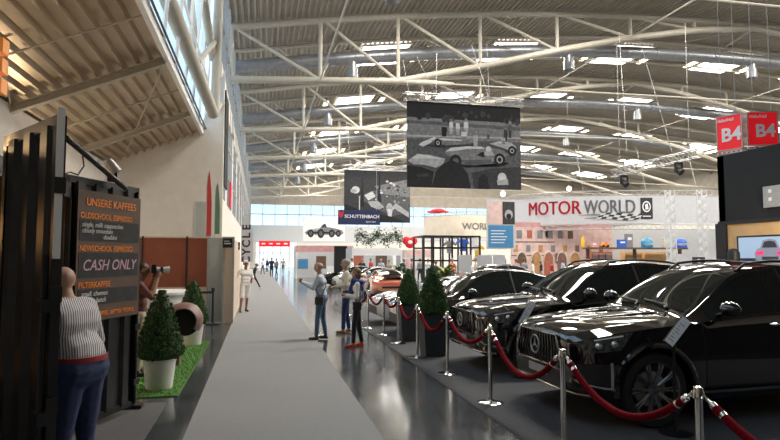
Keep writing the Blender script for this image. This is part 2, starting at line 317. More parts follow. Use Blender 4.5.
# ---- roof trusses across the hall
NX = [XL, 3.3, 8.0, 13.3, 18.6, 24.0, 29.0]
def botz(x):
    pts = [(XL, 11.9), (8.0, 12.45), (13.3, 13.75), (18.6, 15.2), (24, 16.5), (29, 17.45), (34, 18.05)]
    if x > 34: x = 68 - x
    for (a, za), (b, zb) in zip(pts, pts[1:]):
        if x <= b: return za + (zb - za) * (x - a) / (b - a)
    return 18.05
def topz(x): return roofz(x) - .38
TY = [20.0 + 13.4 * i for i in range(7)]
for ti, ty in enumerate(TY):
    root = thing('roof_truss', '%s white tubular roof truss counted from the camera' % ORD[ti], 'roof truss', (XL, ty, 11.75)); root['kind'] = 'structure'; root['group'] = 'roof trusses over the hall'
    xs = [XL + (XR - XL) * i / 40 for i in range(41)]; ng = 10 if ti < 3 else 6
    part('top_chord', MB('steel_paint').tube([(x, ty, topz(x)) for x in xs], .2, ng), root)
    part('bottom_chord', MB('steel_paint').tube([(x, ty, botz(x)) for x in NX + [34] + [68 - q for q in NX[::-1]]], .21, ng), root)
    full = NX + [68 - q for q in NX[::-1]]
    for i, x in enumerate(full[:9]):
        part('post', MB('steel_paint').tube([(x, ty, botz(x)), (x, ty, topz(x))], .12, 8), root)
        if i + 1 < 7: part('diagonal', MB('steel_paint').tube([(x + .2, ty, topz(x)), (full[i + 1], ty, botz(full[i + 1]))], .1, 8), root)
    m2 = MB('steel_paint'); m2.tube([(8, ty, 12.45), (34, ty, 12.75), (60, ty, 12.45)], .055, 6)
    m2.lathe([(.17, -.2), (.2, .5), (.18, 2.2), (.12, 3.4), (.06, 3.6)], (8, ty, 12.45), 10, (1, 0, .015)); part('tie_rod', m2, root)
    m2 = MB('steel_paint')
    for x in (3.3, 13.3, 24.0, 34.0, 44.0):
        for s in (1,):
            m2.tube([(x, ty, botz(x)), (x + 1.6, ty + s * 4.3, roofz(x + 1.6) - .2)], .07, 6); m2.tube([(x, ty, botz(x)), (x - 2.4, ty + s * 4.3, roofz(x - 2.4) - .2)], .06, 6)
    part('brace', m2, root)
    # purlin arches between trusses
    for s, dy in enumerate((4.45, 8.9)):
        mb = MB('steel_paint'); mb.tube([(x, ty + dy, roofz(x) - .2) for x in xs], .13, 6); o = struct('purlin_beam', mb); o['group'] = 'purlin arches under the roof'
# longitudinal pipes
for i, xx in enumerate((3.3, 24.0, 44.0)): struct('roof_brace_beam', MB('steel_paint').tube([(xx, -2, botz(xx) + .02), (xx, YF, botz(xx) + .02)], .05, 6))
# ---- ducts with nozzles
def ductz(x): return roofz(x) - 2.15
for i, ty in enumerate(TY[:6]):
    y = ty + 1.9 if i else 24.0
    root = thing('air_duct', '%s round silver air duct counted from the camera, slung across the hall below the roof' % ORD[i], 'air duct', (XL, y, ductz(XL)), 0, 'air ducts under the roof')
    xs = [XL + .2 + i2 * 1.2 for i2 in range(46)]
    m2 = MB('duct').tube([(x, y, ductz(x)) for x in xs], .42, 16)
    for x in xs[::2]: m2.lathe([(.42, -.03), (.45, -.03), (.45, .03), (.42, .03)], (x, y, ductz(x)), 16, (1, 0, 0))
    part('duct_pipe', m2, root)
    for x in (5.5, 20.5, 35.5):
        part('air_nozzle', MB('duct').lathe([(.3, .3), (.3, -.55), (.36, -.6), (.36, -1.2), (.3, -1.25), (.26, -1.2), (.01, -.9)], (x, y, ductz(x) - .1), 16), root)
# ---- skylights and strip lamps
sk = 0
for r in range(5):
    Y = 41.3 + 13.4 * r
    for c in range(6):
        X = 8.6 + 10 * c
        a, b = X - 1.7, X + 1.7; m = MB('white'); y0, y1 = Y - 2.1, Y + 2.1
        f = lambda x, y, d: V((x, y, roofz(x) - d))
        for (xa, xb, ya, yb) in ((a - .1, b + .1, y0 - .1, y0), (a - .1, b + .1, y1, y1 + .1), (a - .1, a, y0, y1), (b, b + .1, y0, y1)):
            m.hexa([f(xa, ya, .12), f(xb, ya, .12), f(xb, yb, .12), f(xa, yb, .12), f(xa, ya, -.02), f(xb, ya, -.02), f(xb, yb, -.02), f(xa, yb, -.02)])
        o = struct('skylight_window', m); part('pane', MB('skylight').hexa([f(a, y0, .06), f(b, y0, .06), f(b, y1, .06), f(a, y1, .06), f(a, y0, .03), f(b, y0, .03), f(b, y1, .03), f(a, y1, .03)]), o)
        L = bpy.data.lights.new('skylight_glow', 'AREA'); L.shape = 'RECTANGLE'; L.size = 3.4; L.size_y = 4.2; L.energy = 1300; L.color = (1, .95, .86)
        lo = link(bpy.data.objects.new('skylight_daylight', L)); lo.location = (X, Y, roofz(X) - .3)
        for s in (-1, 1):
            x = X + s * 2.7; m = MB('lamp'); m.hexa([f(x - .16, Y - 1.3, .26), f(x + .16, Y - 1.3, .26), f(x + .16, Y + 1.3, .26), f(x - .16, Y + 1.3, .26), f(x - .2, Y - 1.35, .18), f(x + .2, Y - 1.35, .18), f(x + .2, Y + 1.35, .18), f(x - .2, Y + 1.35, .18)])
            root = thing('ceiling_lamp', 'warm strip lamp %s of skylight, %s row away, %s column from the left' % ('left' if s < 0 else 'right', ORD[r], ORD[c]), 'ceiling lamp', (x, Y, roofz(x) - .26), 0, 'strip lamps on the hall roof')
            part('lamp_tube', m, root); m = MB('white'); m.hexa([f(x - .22, Y - 1.38, .18), f(x + .22, Y - 1.38, .18), f(x + .22, Y + 1.38, .18), f(x - .22, Y + 1.38, .18), f(x - .2, Y - 1.35, .01), f(x + .2, Y - 1.35, .01), f(x + .2, Y + 1.35, .01), f(x - .2, Y + 1.35, .01)]); part('housing', m, root)
# nearer roof bays, above the frame: the same skylights as lights of the hall
for Y in (14.5, 27.9):
    for c in range(5):
        X = 8.6 + 10 * c
        o = struct('skylight_window', MB('skylight').box((X - 1.7, Y - 1.25, roofz(X) - .08), (X + 1.7, Y + 1.25, roofz(X) - .03)))
        L = bpy.data.lights.new('skylight_glow', 'AREA'); L.shape = 'RECTANGLE'; L.size = 3.4; L.size_y = 2.5; L.energy = 1500; L.color = (1, .95, .86)
        lo = link(bpy.data.objects.new('skylight_daylight', L)); lo.location = (X, Y, roofz(X) - .3)
# ================================================================== KIOSK
def corr_panel(mb, o, d, n, w, h, z0, pitch=.28, depth=.036):
    # corrugated sheet: o at the floor, d along, n towards the viewer
    pts = []; x = 0; L = V((d.x, d.y, 0)).normalized(); N = V((n.x, n.y, 0)).normalized()
    while x < w - .01:
        for dx, dz in ((0, 0), (.07, 0), (.105, depth), (.21, depth), (.245, 0)): pts.append((min(x + dx, w), dz))
        x += pitch
    pts.append((w, 0)); k = len(pts)
    for s in (0, -.012):
        vs = [o + L * a + N * (b + s) + Z1 * z for z in (z0, z0 + h) for a, b in pts]
        mb.add(vs, [((i, i + 1, k + i + 1, k + i) if s == 0 else (k + i, k + i + 1, i + 1, i)) for i in range(k - 1)])
def container_door(name, label, a, b, z0, z1, nside, lit_edge=False):
    a, b = V(a), V(b); d = (b - a).normalized(); w = (b - a).length; n = V((d.y, -d.x, 0)) * nside
    root = thing(name, label, 'container door', (a.x, a.y, 0))
    mb = MB('black_metal'); corr_panel(mb, a + d * .05, d, n, w - .1, z1 - z0 - .1, z0 + .05); part('corrugated_panel', mb, root, smooth=20)
    mb = MB('black_metal'); t = .06; o = a - n * .03
    for (s, e) in ((0, .06), (w - .06, w)): mb.slab(o + d * s + Z1 * z0, d, Z1, n, e - s, z1 - z0, .05)
    for (s, e) in ((z0, z0 + .07), (z1 - .07, z1)): mb.slab(o + Z1 * s, d, Z1, n, w, e - s, .05)
    part('door_frame', mb, root)
    for hz in (.35, .95, 1.55, 2.15): part('hinge', MB('black_metal').slab(b - n * .03 + Z1 * (z0 + hz), d, Z1, n, .018, .09, .06), root)
    for q, top in (((w - .03) / w, lit_edge), ):
        mb = MB('black_metal'); p = a + d * (w * q) + n * .045
        mb.tube([p + Z1 * (z0 + .06), p + Z1 * (z1 - .78)], .02, 10)
        for hz in (.25, .9, 1.5): mb.slab(p - d * .05 - n * .03 + Z1 * (z0 + hz), d, Z1, n, .1, .07, .055)
        part('lock_rod', mb, root)
        if top: part('edge_highlight', MB('white').slab(b - n * .016 + Z1 * (z1 - .80), d, Z1, n, .012, .84, .038), root, label='painted highlight on the upper edge, a pale strip')  # pale strip stands in for light caught on the door's upper edge
    return root, a, d, n, w
A1, B1 = V((-1.64, 4.24, 0)), V((-1.09, 3.50, 0))
container_door('container_door', 'black corrugated steel door leaf at left edge with a painted highlight on its upper edge', A1, B1, .05, 2.64, 1, True)
A2, B2 = V((-1.94, 6.40, 0)), V((-1.47, 7.55, 0))
r2, a2, d2, n2, w2 = container_door('container_door', 'black corrugated steel door leaf carrying the coffee menu board', A2, B2, .08, 2.69, 1)
# container body
KX0, KX1, KY0, KY1 = -4.7, -1.88, 4.26, 6.5
root = thing('coffee_kiosk', 'black shipping container coffee kiosk with warm orange lit inside', 'kiosk', (KX1, KY0, 0))
mb = MB('black_metal'); mb.box((KX0, KY0, 0), (KX1, KY1, .16)); mb.box((KX0, KY0, 2.45), (KX1, KY1, 2.6)); mb.box((KX0, KY0, 0), (KX0 + .08, KY1, 2.6))
for y in (KY0, KY1 - .1): mb.box((KX1 - .1, y, 0), (KX1, y + .1, 2.6))
part('container_frame', mb, root)
mb = MB('black_metal'); mb.box((KX0, KY0 + .02, 0), (KX1, KY0 + .06, 1.0)); mb.box((KX0, KY0 + .02, 2.2), (KX1, KY0 + .06, 2.5)); mb.box((KX0, KY1 - .06, 0), (KX1, KY1 - .02, 2.5)); part('side_wall', mb, root)
part('counter', MB('wood').box((KX0 + .2, KY0 - .2, 1.0), (KX1 - .1, KY0 + .4, 1.05)), root)
part('back_shelf', MB('wood').box((KX0 + .1, KY1 - .4, 1.3), (KX1 - .2, KY1 - .08, 1.34)), root)
part('lamp_strip', MB('warm').box((KX0 + .3, KY0 + .25, 2.36), (KX1 - .3, KY0 + .33, 2.42)), root, label='warm glowing lamp strip')
for i, x in enumerate((-2.35, -3.1, -3.8)):
    mb = MB('grey_metal'); mb.box((x - .22, 4.75, 1.05), (x + .22, 5.1, 1.5)); mb.use('chrome').box((x - .24, 4.73, 1.5), (x + .24, 5.12, 1.54)); mb.tube([(x - .1, 4.72, 1.3), (x - .1, 4.68, 1.22)], .03, 8)
    if i == 0: tag(solo('coffee_machine', mb), 'metal coffee machine on the counter inside the orange lit kiosk', 'coffee machine')
# orange letter on the roof
p = at(9, 94, 4.35); q = at(9, 40, 4.35); h = q.z - p.z; xw = p.x - .03
mb = MB('orange_lit'); mb.box((xw - .24, 4.3, p.z), (xw - .15, 4.4, q.z))
for k in range(3): z = p.z + (h - .1) * k / 2; mb.box((xw - .16, 4.3, z), (xw + .0, 4.4, z + .1))
root = thing('sign_letter', 'orange letter E standing on a thin post above the kiosk', 'sign letter', (xw - .1, 4.35, 2.6)); part('letter', mb, root)
part('post', MB('black_metal').tube([(xw - .12, 4.35, 2.6), (xw - .12, 4.35, p.z)], .015, 8), root)
# menu board hung on the second door: plane along d2, normal n2
zb, zt = 1.17, 2.55; o0 = a2 + d2 * .10 + n2 * .06; bw = w2 - .16
root = thing('menu_board', 'brown and black chalk menu board with orange headings and chalk writing', 'menu board', (o0.x, o0.y, zb))
part('board', MB('board_brown').slab(o0 + Z1 * zb, d2, Z1, n2, bw, zt - zb, .02), root)
face = o0 + n2 * .021; cx = bw / 2; rd = d2
def on(x, z):
    z = 1.17 + (z - 1.05) * (1.38 / 1.42); return face + d2 * x + Z1 * z
panels = ((1.99, 2.13), (1.56, 1.82), (1.24, 1.40))
mb = MB('chalkboard')
for za, zc in ((1.925, 2.145), (1.525, 1.79), (1.225, 1.395)): mb.slab(on(.03, za), d2, Z1, n2, bw - .06, zc - za, .003)
part('chalk_panel', mb, root)
part('orange_lettering', MB('orange').text('UNSERE KAFFEES', .115, on(cx + .01, 2.345) + n2 * .002, d2, Z1, bold=.015), root)
for s, z in (('OLDSCHOOL ESPRESSO', 2.195), ('NEWSCHOOL ESPRESSO', 1.84), ('FILTERKAFFEE', 1.445)): part('orange_lettering', MB('orange').text(s, .083, on(.035, z) + n2 * .002, d2, Z1, 'LEFT', bold=.012), root)
part('orange_lettering', MB('orange').text('BETTER COFFEE. BETTER PEOPLE.', .062, on(cx, 1.12) + n2 * .002, d2, Z1, bold=.012), root)
for s, z, x in (('single, milk cappuccino', 2.1, .06), ('cloudy mountain', 2.035, .06), ('doubles', 1.97, .4), ('small, chemex', 1.35, .08), ('cloudy, batch', 1.275, .08)): part('chalk_writing', MB('chalk').text(s, .074, on(x, z) + n2 * .004, d2, Z1, 'LEFT', font_shear=.3), root)
mb = MB('chalk_pink'); mb.text('CASH ONLY', .165, on(cx, 1.655) + n2 * .004, d2, V((0, 0, 1)) + d2 * .06, font_shear=.2); part('pink_chalk_writing', mb, root)
mb = MB('white'); mb.box((B2.x + .012, B2.y + .02, 1.0), (B2.x + .05, B2.y + .03, 1.14)); 
tag(solo('paper_label', mb), 'small white paper label on the edge of the menu board door', 'label')
# spotlight on its arm
e0, e1 = at(66, 138, 6.0), at(112, 178, 6.95); hd = at(112, 167, 6.9)
root = thing('spotlight', 'grey metal spotlight on a black arm above the menu board', 'spotlight', e1)
part('arm', MB('black_metal').tube([e0, e1 + V((.12, .1, -.1))], .03, 8), root)
mb = MB('grey_metal'); ax = V((.35, .1, -.5)).normalized(); mb.lathe([(.02, -.085), (.05, -.08), (.062, -.02), (.066, .075), (.06, .075), (.01, .05)], hd, 16, ax); part('lamp_head', mb, root)
mb = MB('black_metal'); mb.tube([hd, e1], .02, 6); mb.box(tuple(e1 - V((.04, .04, .04))), tuple(e1 + V((.06, .05, .06)))); part('bracket', mb, root)
pts = [at(82, 152, 6.3), at(84, 166, 6.3), at(78, 175, 6.2), at(70, 172, 6.1), at(58, 176, 6.0)]
tag(solo('cable', MB('black').tube(pts, .008, 6)), 'black power cable hanging in a loop below the spotlight arm', 'cable')
f0 = flo(132, 408); mb = MB('black_metal'); mb.box((f0.x - .18, f0.y - .1, 0.006), (f0.x + .12, f0.y + .08, .05)); mb.tube([(f0.x, f0.y, .03), (f0.x + .04, f0.y, .12)], .02, 8)
tag(solo('door_stop', mb), 'low black foot on the carpet under the menu board door', 'door stop')
# ================================================================== ANNEX BOOTH
BY = 17.2
def booth_x(u): return at(u, 280, BY).x
zt = at(180, 237, BY).z; xr = booth_x(222); xg = booth_x(207.5)
root = thing('booth_wall', 'low exhibition wall of rust brown panels above white panels at the annex', 'booth wall', (xg, BY, 0))
xs = [booth_x(u) for u in (100, 142, 186.5, 207.5)]
for a, b in zip(xs, xs[1:]):
    part('brown_panel', MB('brown_panel').box((a + .02, BY, 1.0), (b - .03, BY + .05, zt - .03)), root); part('white_panel', MB('cream_wall').box((a + .02, BY, .03), (b - .03, BY + .05, .98)), root)
mb = MB('black_metal')
for a in xs[1:-1]: mb.box((a - .03, BY - .02, 0), (a + .02, BY + .07, zt + .02))
part('upright', mb, root); mb = MB('beige_panel'); mb.box((xs[0], BY - .01, zt - .03), (xs[-1], BY + .06, zt + .01)); mb.box((xs[0], BY - .01, .97), (xs[-1], BY + .06, 1.01)); part('rail', mb, root)
root = thing('partition_panel', 'pale grey green partition panel at the end of the brown booth wall', 'partition', (xg, BY, 0))
part('panel', MB('grey_panel').box((xg + .02, BY - .05, .02), (xr - .03, BY, zt - .02)), root)
mb = MB('grey_metal')
for x in (xg - .02, xr - .03): mb.box((x, BY - .07, 0), (x + .05, BY + .02, zt))
part('frame', mb, root)
# lit kiosk stand on the aisle
x0, x1 = at(223, 280, 16.8).x, at(233.5, 280, 17.3).x; root = thing('beige_booth', 'narrow beige lit booth wall standing right beside the aisle carpet', 'booth', (x0, 17, 0))
part('front_panel', MB('beige_panel').box((x0, 16.85, 0), (x1, 16.93, 2.36)), root); part('side_panel', MB('beige_panel').box((x1 - .05, 16.93, 0), (x1, 22.5, 2.36)), root)
mb = MB('grey_metal'); mb.box((x0 - .03, 16.82, 0), (x0 + .03, 16.95, 2.42)); mb.box((x1 - .03, 16.82, 0), (x1 + .03, 16.95, 2.42)); mb.box((x0, 16.84, 2.33), (x1, 16.94, 2.42)); part('frame', mb, root)
part('lamp', MB('warm').box((x0 + .06, 16.80, 2.18), (x1 - .06, 16.84, 2.24)), root, label='small warm glowing lamp')
for i, (u, v, Y) in enumerate(((227.5, 243, 16.75), (236, 246, 20.5))):
    p = at(u, v, Y); mb = MB('black'); mb.box((p.x - .13, Y, p.z - .13), (p.x + .13, Y + .05, p.z + .13)); mb.use('letter_white').box((p.x - .09, Y - .004, p.z - .03), (p.x + .09, Y, p.z + .0)); mb.use('letter_white').box((p.x - .09, Y - .004, p.z + .04), (p.x + .05, Y, p.z + .06))
    mb.use('black').tube([(p.x, Y + .03, p.z - .13), (p.x, Y + .03, 2.36)], .012, 6)
    tag(solo('hanging_sign', mb), ('black square sign on top of the beige booth, nearest the grey panel' if i == 0 else 'black square sign farther down the beige booth beside the white flag'), 'sign')
# round white counter
p = at(172, 291, 15.2); mb = MB('white'); mb.lathe([(.9, 0.02), (.9, p.z - .06), (.96, p.z - .06), (.96, p.z), (.01, p.z)], (p.x - .35, 15.3, 0), 40)
tag(solo('round_counter', mb), 'round white counter in front of the brown booth wall', 'counter')
# belt barrier
def barrier(u, vb, label):
    b = flo(u, vb); root = thing('barrier_post', label, 'barrier post', b)
    part('base', MB('black').lathe([(.17, 0), (.17, .02), (.05, .04), (.01, .045)], b, 20), root); part('pole', MB('black').tube([b + Z1 * .03, b + Z1 * .93], .03, 12), root); part('belt_head', MB('black').lathe([(.01, .9), (.045, .9), (.045, 1.0), (.01, 1.01)], b, 14), root); return b
b1 = barrier(212.5, 324.5, 'black belt barrier post in front of the grey partition panel'); b0 = V((b1.x - 2.6, b1.y - .6, 0))
root = thing('barrier_post', 'black belt barrier post hidden behind the front topiary', 'barrier post', b0); part('pole', MB('black').tube([b0, b0 + Z1 * .95], .03, 12), root); part('base', MB('black').lathe([(.17, 0), (.17, .02), (.01, .045)], b0, 20), root)
mb = MB('black'); d = (b1 - b0).normalized(); mb.slab(b0 + Z1 * .85, d, Z1, V((d.y, -d.x, 0)), (b1 - b0).length, .06, .004); tag(solo('barrier_belt', mb), 'black belt stretched from the barrier post behind the topiaries', 'barrier belt')
# beach flags behind the booth
def flag(name, label, u, v0, v1, Y, m, wpx, text=None, base=None):
    t, b = at(u, v0, Y), at(u, v1, Y); w = wpx / 2 * Y / F; root = thing(name, label, 'flag', (b.x, Y, base if base is not None else 0))
    part('flag_pole', MB('grey_metal').tube([(b.x - w, Y, base or 0), (b.x - w, Y, t.z - .5), (b.x - w * .6, Y, t.z - .1), (b.x + w * .1, Y, t.z)], .015, 6), root)
    h = t.z - b.z; n = 14; L = []; R = []
    for i in range(n + 1):
        k = i / n; L.append((-w + (w * 1.0 * max(0, k - .85) / .15 if k > .85 else 0), h * k)); R.append((w * math.cos(max(0, k - .45) / .55 * math.pi / 2), h * k))
    mb = MB(m); mb.prism(L + R[::-1], (b.x, Y - .01, b.z), X1, Z1, Y1, .012); fl = part('flag_cloth', mb, root)
    if text:
        for i, ch in enumerate(text):
            mb = MB('letter_black'); mb.text(ch, w * 1.9, (b.x - w * .12, Y - .016, b.z + h * (.72 - .17 * (len(text) - 1 - i) + .0)), Z1 * 1, -X1, bold=.03); part('letter', mb, fl)
    return root
flag('beach_flag', 'dark red feather flag standing behind the brown booth wall', 208.5, 171, 236, 19.5, 'flag_red', 4.6)
flag('beach_flag', 'dark green feather flag standing behind the grey partition panel', 217, 183, 234, 21, 'flag_green', 4.6)
flag('beach_flag', 'tall white feather flag with black vertical lettering beside the aisle', 247, 214, 262, 26, 'fabric_white', 11, 'CYCLE')
# tall dark poster on the hall side wall
p = at(229, 222, 34); mb = MB('black_wall'); mb.box((XL + .02, 27.5, 5.2), (XL + .1, 30, 9.6)); tag(solo('wall_banner', mb), 'tall dark banner hung high on the left hall wall', 'banner')
mb = MB('red_sign'); mb.box((XL + .05, 33, 4.6), (XL + .12, 34.5, 6.0)); tag(solo('wall_sign', mb), 'small red brown sign on the left hall wall beside the aisle', 'sign')
# ================================================================== PLANTS
def topiary(label, base, h_pot, r_pot, h_tree, r_tree, pot, seed, square=False, group=None):
    rnd = random.Random(seed); root = thing('topiary', label, 'potted tree', base, 0, group)
    b = V(base); mb = MB(pot)
    if square:
        r, q = r_pot, r_pot * .8
        def ring(s, z): return [b + V((x * s, y * s, z)) for x, y in ((-1, -1), (1, -1), (1, 1), (-1, 1))]
        mb.add(ring(q, 0) + ring(r, h_pot) + ring(r * .86, h_pot) + ring(r * .84, h_pot - .06), [(3, 2, 1, 0)] + [(i, (i + 1) % 4, 4 + (i + 1) % 4, 4 + i) for i in range(4)] + [(4 + i, 4 + (i + 1) % 4, 8 + (i + 1) % 4, 8 + i) for i in range(4)] + [(8 + i, 8 + (i + 1) % 4, 12 + (i + 1) % 4, 12 + i) for i in range(4)])
        part('planter', mb, root, smooth=20); part('soil', MB('soil').box(b + V((-r * .84, -r * .84, h_pot - .1)), b + V((r * .84, r * .84, h_pot - .06))), root)
    else:
        mb.lathe([(.01, 0), (r_pot * .78, 0), (r_pot * .97, h_pot * .93), (r_pot, h_pot * .93), (r_pot, h_pot), (r_pot * .92, h_pot), (r_pot * .9, h_pot - .06)], b, 32); part('pot', mb, root)
        part('soil', MB('soil').lathe([(r_pot * .9, h_pot - .06), (.01, h_pot - .04)], b, 20), root)
    part('trunk', MB('bark').tube([b + Z1 * (h_pot - .06), b + Z1 * (h_pot + h_tree * .5)], .03, 8), root)
    z0 = h_pot + .0
    def rad(t): return r_tree * (min(1, .72 + t * 3.2) if t < .09 else 1) * (1 - max(0, t - .06)) ** .82 + .012
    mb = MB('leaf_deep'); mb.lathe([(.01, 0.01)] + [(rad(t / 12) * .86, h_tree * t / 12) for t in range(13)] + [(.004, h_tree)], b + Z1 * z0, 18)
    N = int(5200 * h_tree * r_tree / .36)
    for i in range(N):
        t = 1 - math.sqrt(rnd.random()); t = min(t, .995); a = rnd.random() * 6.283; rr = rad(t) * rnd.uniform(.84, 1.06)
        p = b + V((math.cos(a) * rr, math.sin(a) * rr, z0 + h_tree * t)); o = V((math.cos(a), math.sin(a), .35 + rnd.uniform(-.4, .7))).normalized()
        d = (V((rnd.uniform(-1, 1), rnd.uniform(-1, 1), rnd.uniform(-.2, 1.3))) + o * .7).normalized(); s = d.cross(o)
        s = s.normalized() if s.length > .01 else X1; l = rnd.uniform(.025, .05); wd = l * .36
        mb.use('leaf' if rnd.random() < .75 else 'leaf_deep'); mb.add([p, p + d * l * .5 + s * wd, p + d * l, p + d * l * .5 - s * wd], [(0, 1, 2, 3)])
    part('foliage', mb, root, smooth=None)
g0 = flo(159, 389); topiary('large cone topiary in a round white pot nearest the menu board', (g0.x, g0.y, .015), .41, .225, .96, .31, 'pot_white', 3)
g1 = flo(192, 345); topiary('farther cone topiary in a round white pot beside the belt barrier', (g1.x, g1.y, .015), .42, .235, .92, .31, 'pot_white', 4)
mb = MB('grass'); mb.box((-2.25, 8.25, 0), (-1.04, 13.4, .014)); rnd = random.Random(9)
for i in range(9000):
    x, y = rnd.uniform(-2.25, -1.04), rnd.uniform(8.25, 13.4); a = rnd.random() * 6.28; h = rnd.uniform(.012, .03); dx, dy = math.cos(a) * .006, math.sin(a) * .006
    mb.add([(x - dx, y - dy, .012), (x + dx, y + dy, .012), (x + rnd.uniform(-.012, .012), y + rnd.uniform(-.012, .012), .012 + h)], [(0, 1, 2)])
tag(solo('grass_mat', mb, smooth=None), 'bright green artificial grass mat under the two white potted topiaries', 'grass mat')
# mauve fender with an open wheel arch, standing on the grass
fc = at(188, 330, 10.6); root = thing('vintage_fender', 'mauve brown curved bodywork piece with dark round opening on the grass mat', 'bodywork', (fc.x, 10.6, .014))
zc = at(188, 326, 10.6).z
def fend(u, v):          # u along the arch, v across
    a = math.radians(-35 + 200 * u); R = .30 + .02 * math.sin(u * 3); x = math.cos(a) * R * (1 if a < 1.57 else 1.25); z = math.sin(a) * R
    if a > 2.6: z -= (a - 2.6) * .55
    y = (v - .5) * .42; k = 1 - .28 * (2 * v - 1) ** 2
    return V((fc.x - .06 + x * k, 10.6 + y, zc + .09 + z * k))
mb = MB('mauve'); mb.grid(fend, 24, 10); mb.grid(lambda u, v: fend(u, v) - (fend(u, v) - V((fc.x - .06, fend(u, v).y, zc + .09))) * .08, 24, 10, True)
part('shell', mb, root)
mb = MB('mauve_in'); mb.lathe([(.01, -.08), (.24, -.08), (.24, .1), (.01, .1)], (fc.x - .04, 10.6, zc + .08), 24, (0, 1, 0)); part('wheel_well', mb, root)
mb = MB('mauve'); mb.tube([fend(1, .5), V((fc.x - .40, 10.55, .25)), V((fc.x - .42, 10.5, .014))], [.13, .11, .09], 12); part('leg', mb, root)
mb = MB('mauve'); mb.box((fc.x - .22, 10.5, .014), (fc.x - .12, 10.7, zc)); part('stand', mb, root)

point('kiosk_inside_light', (-3.4, 5.4, 2.1), 7, (1, .5, .18), .15)
root = thing('added_uplight', 'small warm fill lamp added out of view on the kiosk roof', 'lamp', (-3.4, 6.0, 2.6)); part('lamp_glass', MB('warm').lathe([(.01, .22), (.12, .22), (.12, .2), (.01, .2)], (-3.4, 6.0, 2.6), 16), root); part('housing', MB('black_metal').lathe([(.1, 0), (.13, .2), (.13, .24), (.12, .24), (.12, .2)], (-3.4, 6.0, 2.6), 16), root)  # unseen lamp added to warm the annex ceiling
point('added_uplight_glow', (-3.4, 6.0, 2.95), 45, (1, .62, .28), .12)
for k, (y, lab) in enumerate(((10.0, 'added warm fill lamp, out of view, on the annex side wall nearest the kiosk'), (17.5, 'added warm fill lamp on the annex side wall, hidden behind the menu board'))):  # wall lamps added out of view, for a warm glow on the annex ceiling
    root = thing('added_wall_uplight', lab, 'lamp', (XA + .14, y, 3.2)); part('shade', MB('grey_metal').lathe([(.06, 0), (.13, .16), (.12, .16), (.05, .01)], (XA + .14, y, 3.2), 18), root); part('bulb', MB('warm').ball((XA + .14, y, 3.32), .05, 10), root)
    part('bracket', MB('grey_metal').box((XA, y - .04, 3.2), (XA + .1, y + .04, 3.26)), root); point('added_wall_uplight_glow', (XA + .5, y, 3.5), 85, (1, .76, .50), .1)
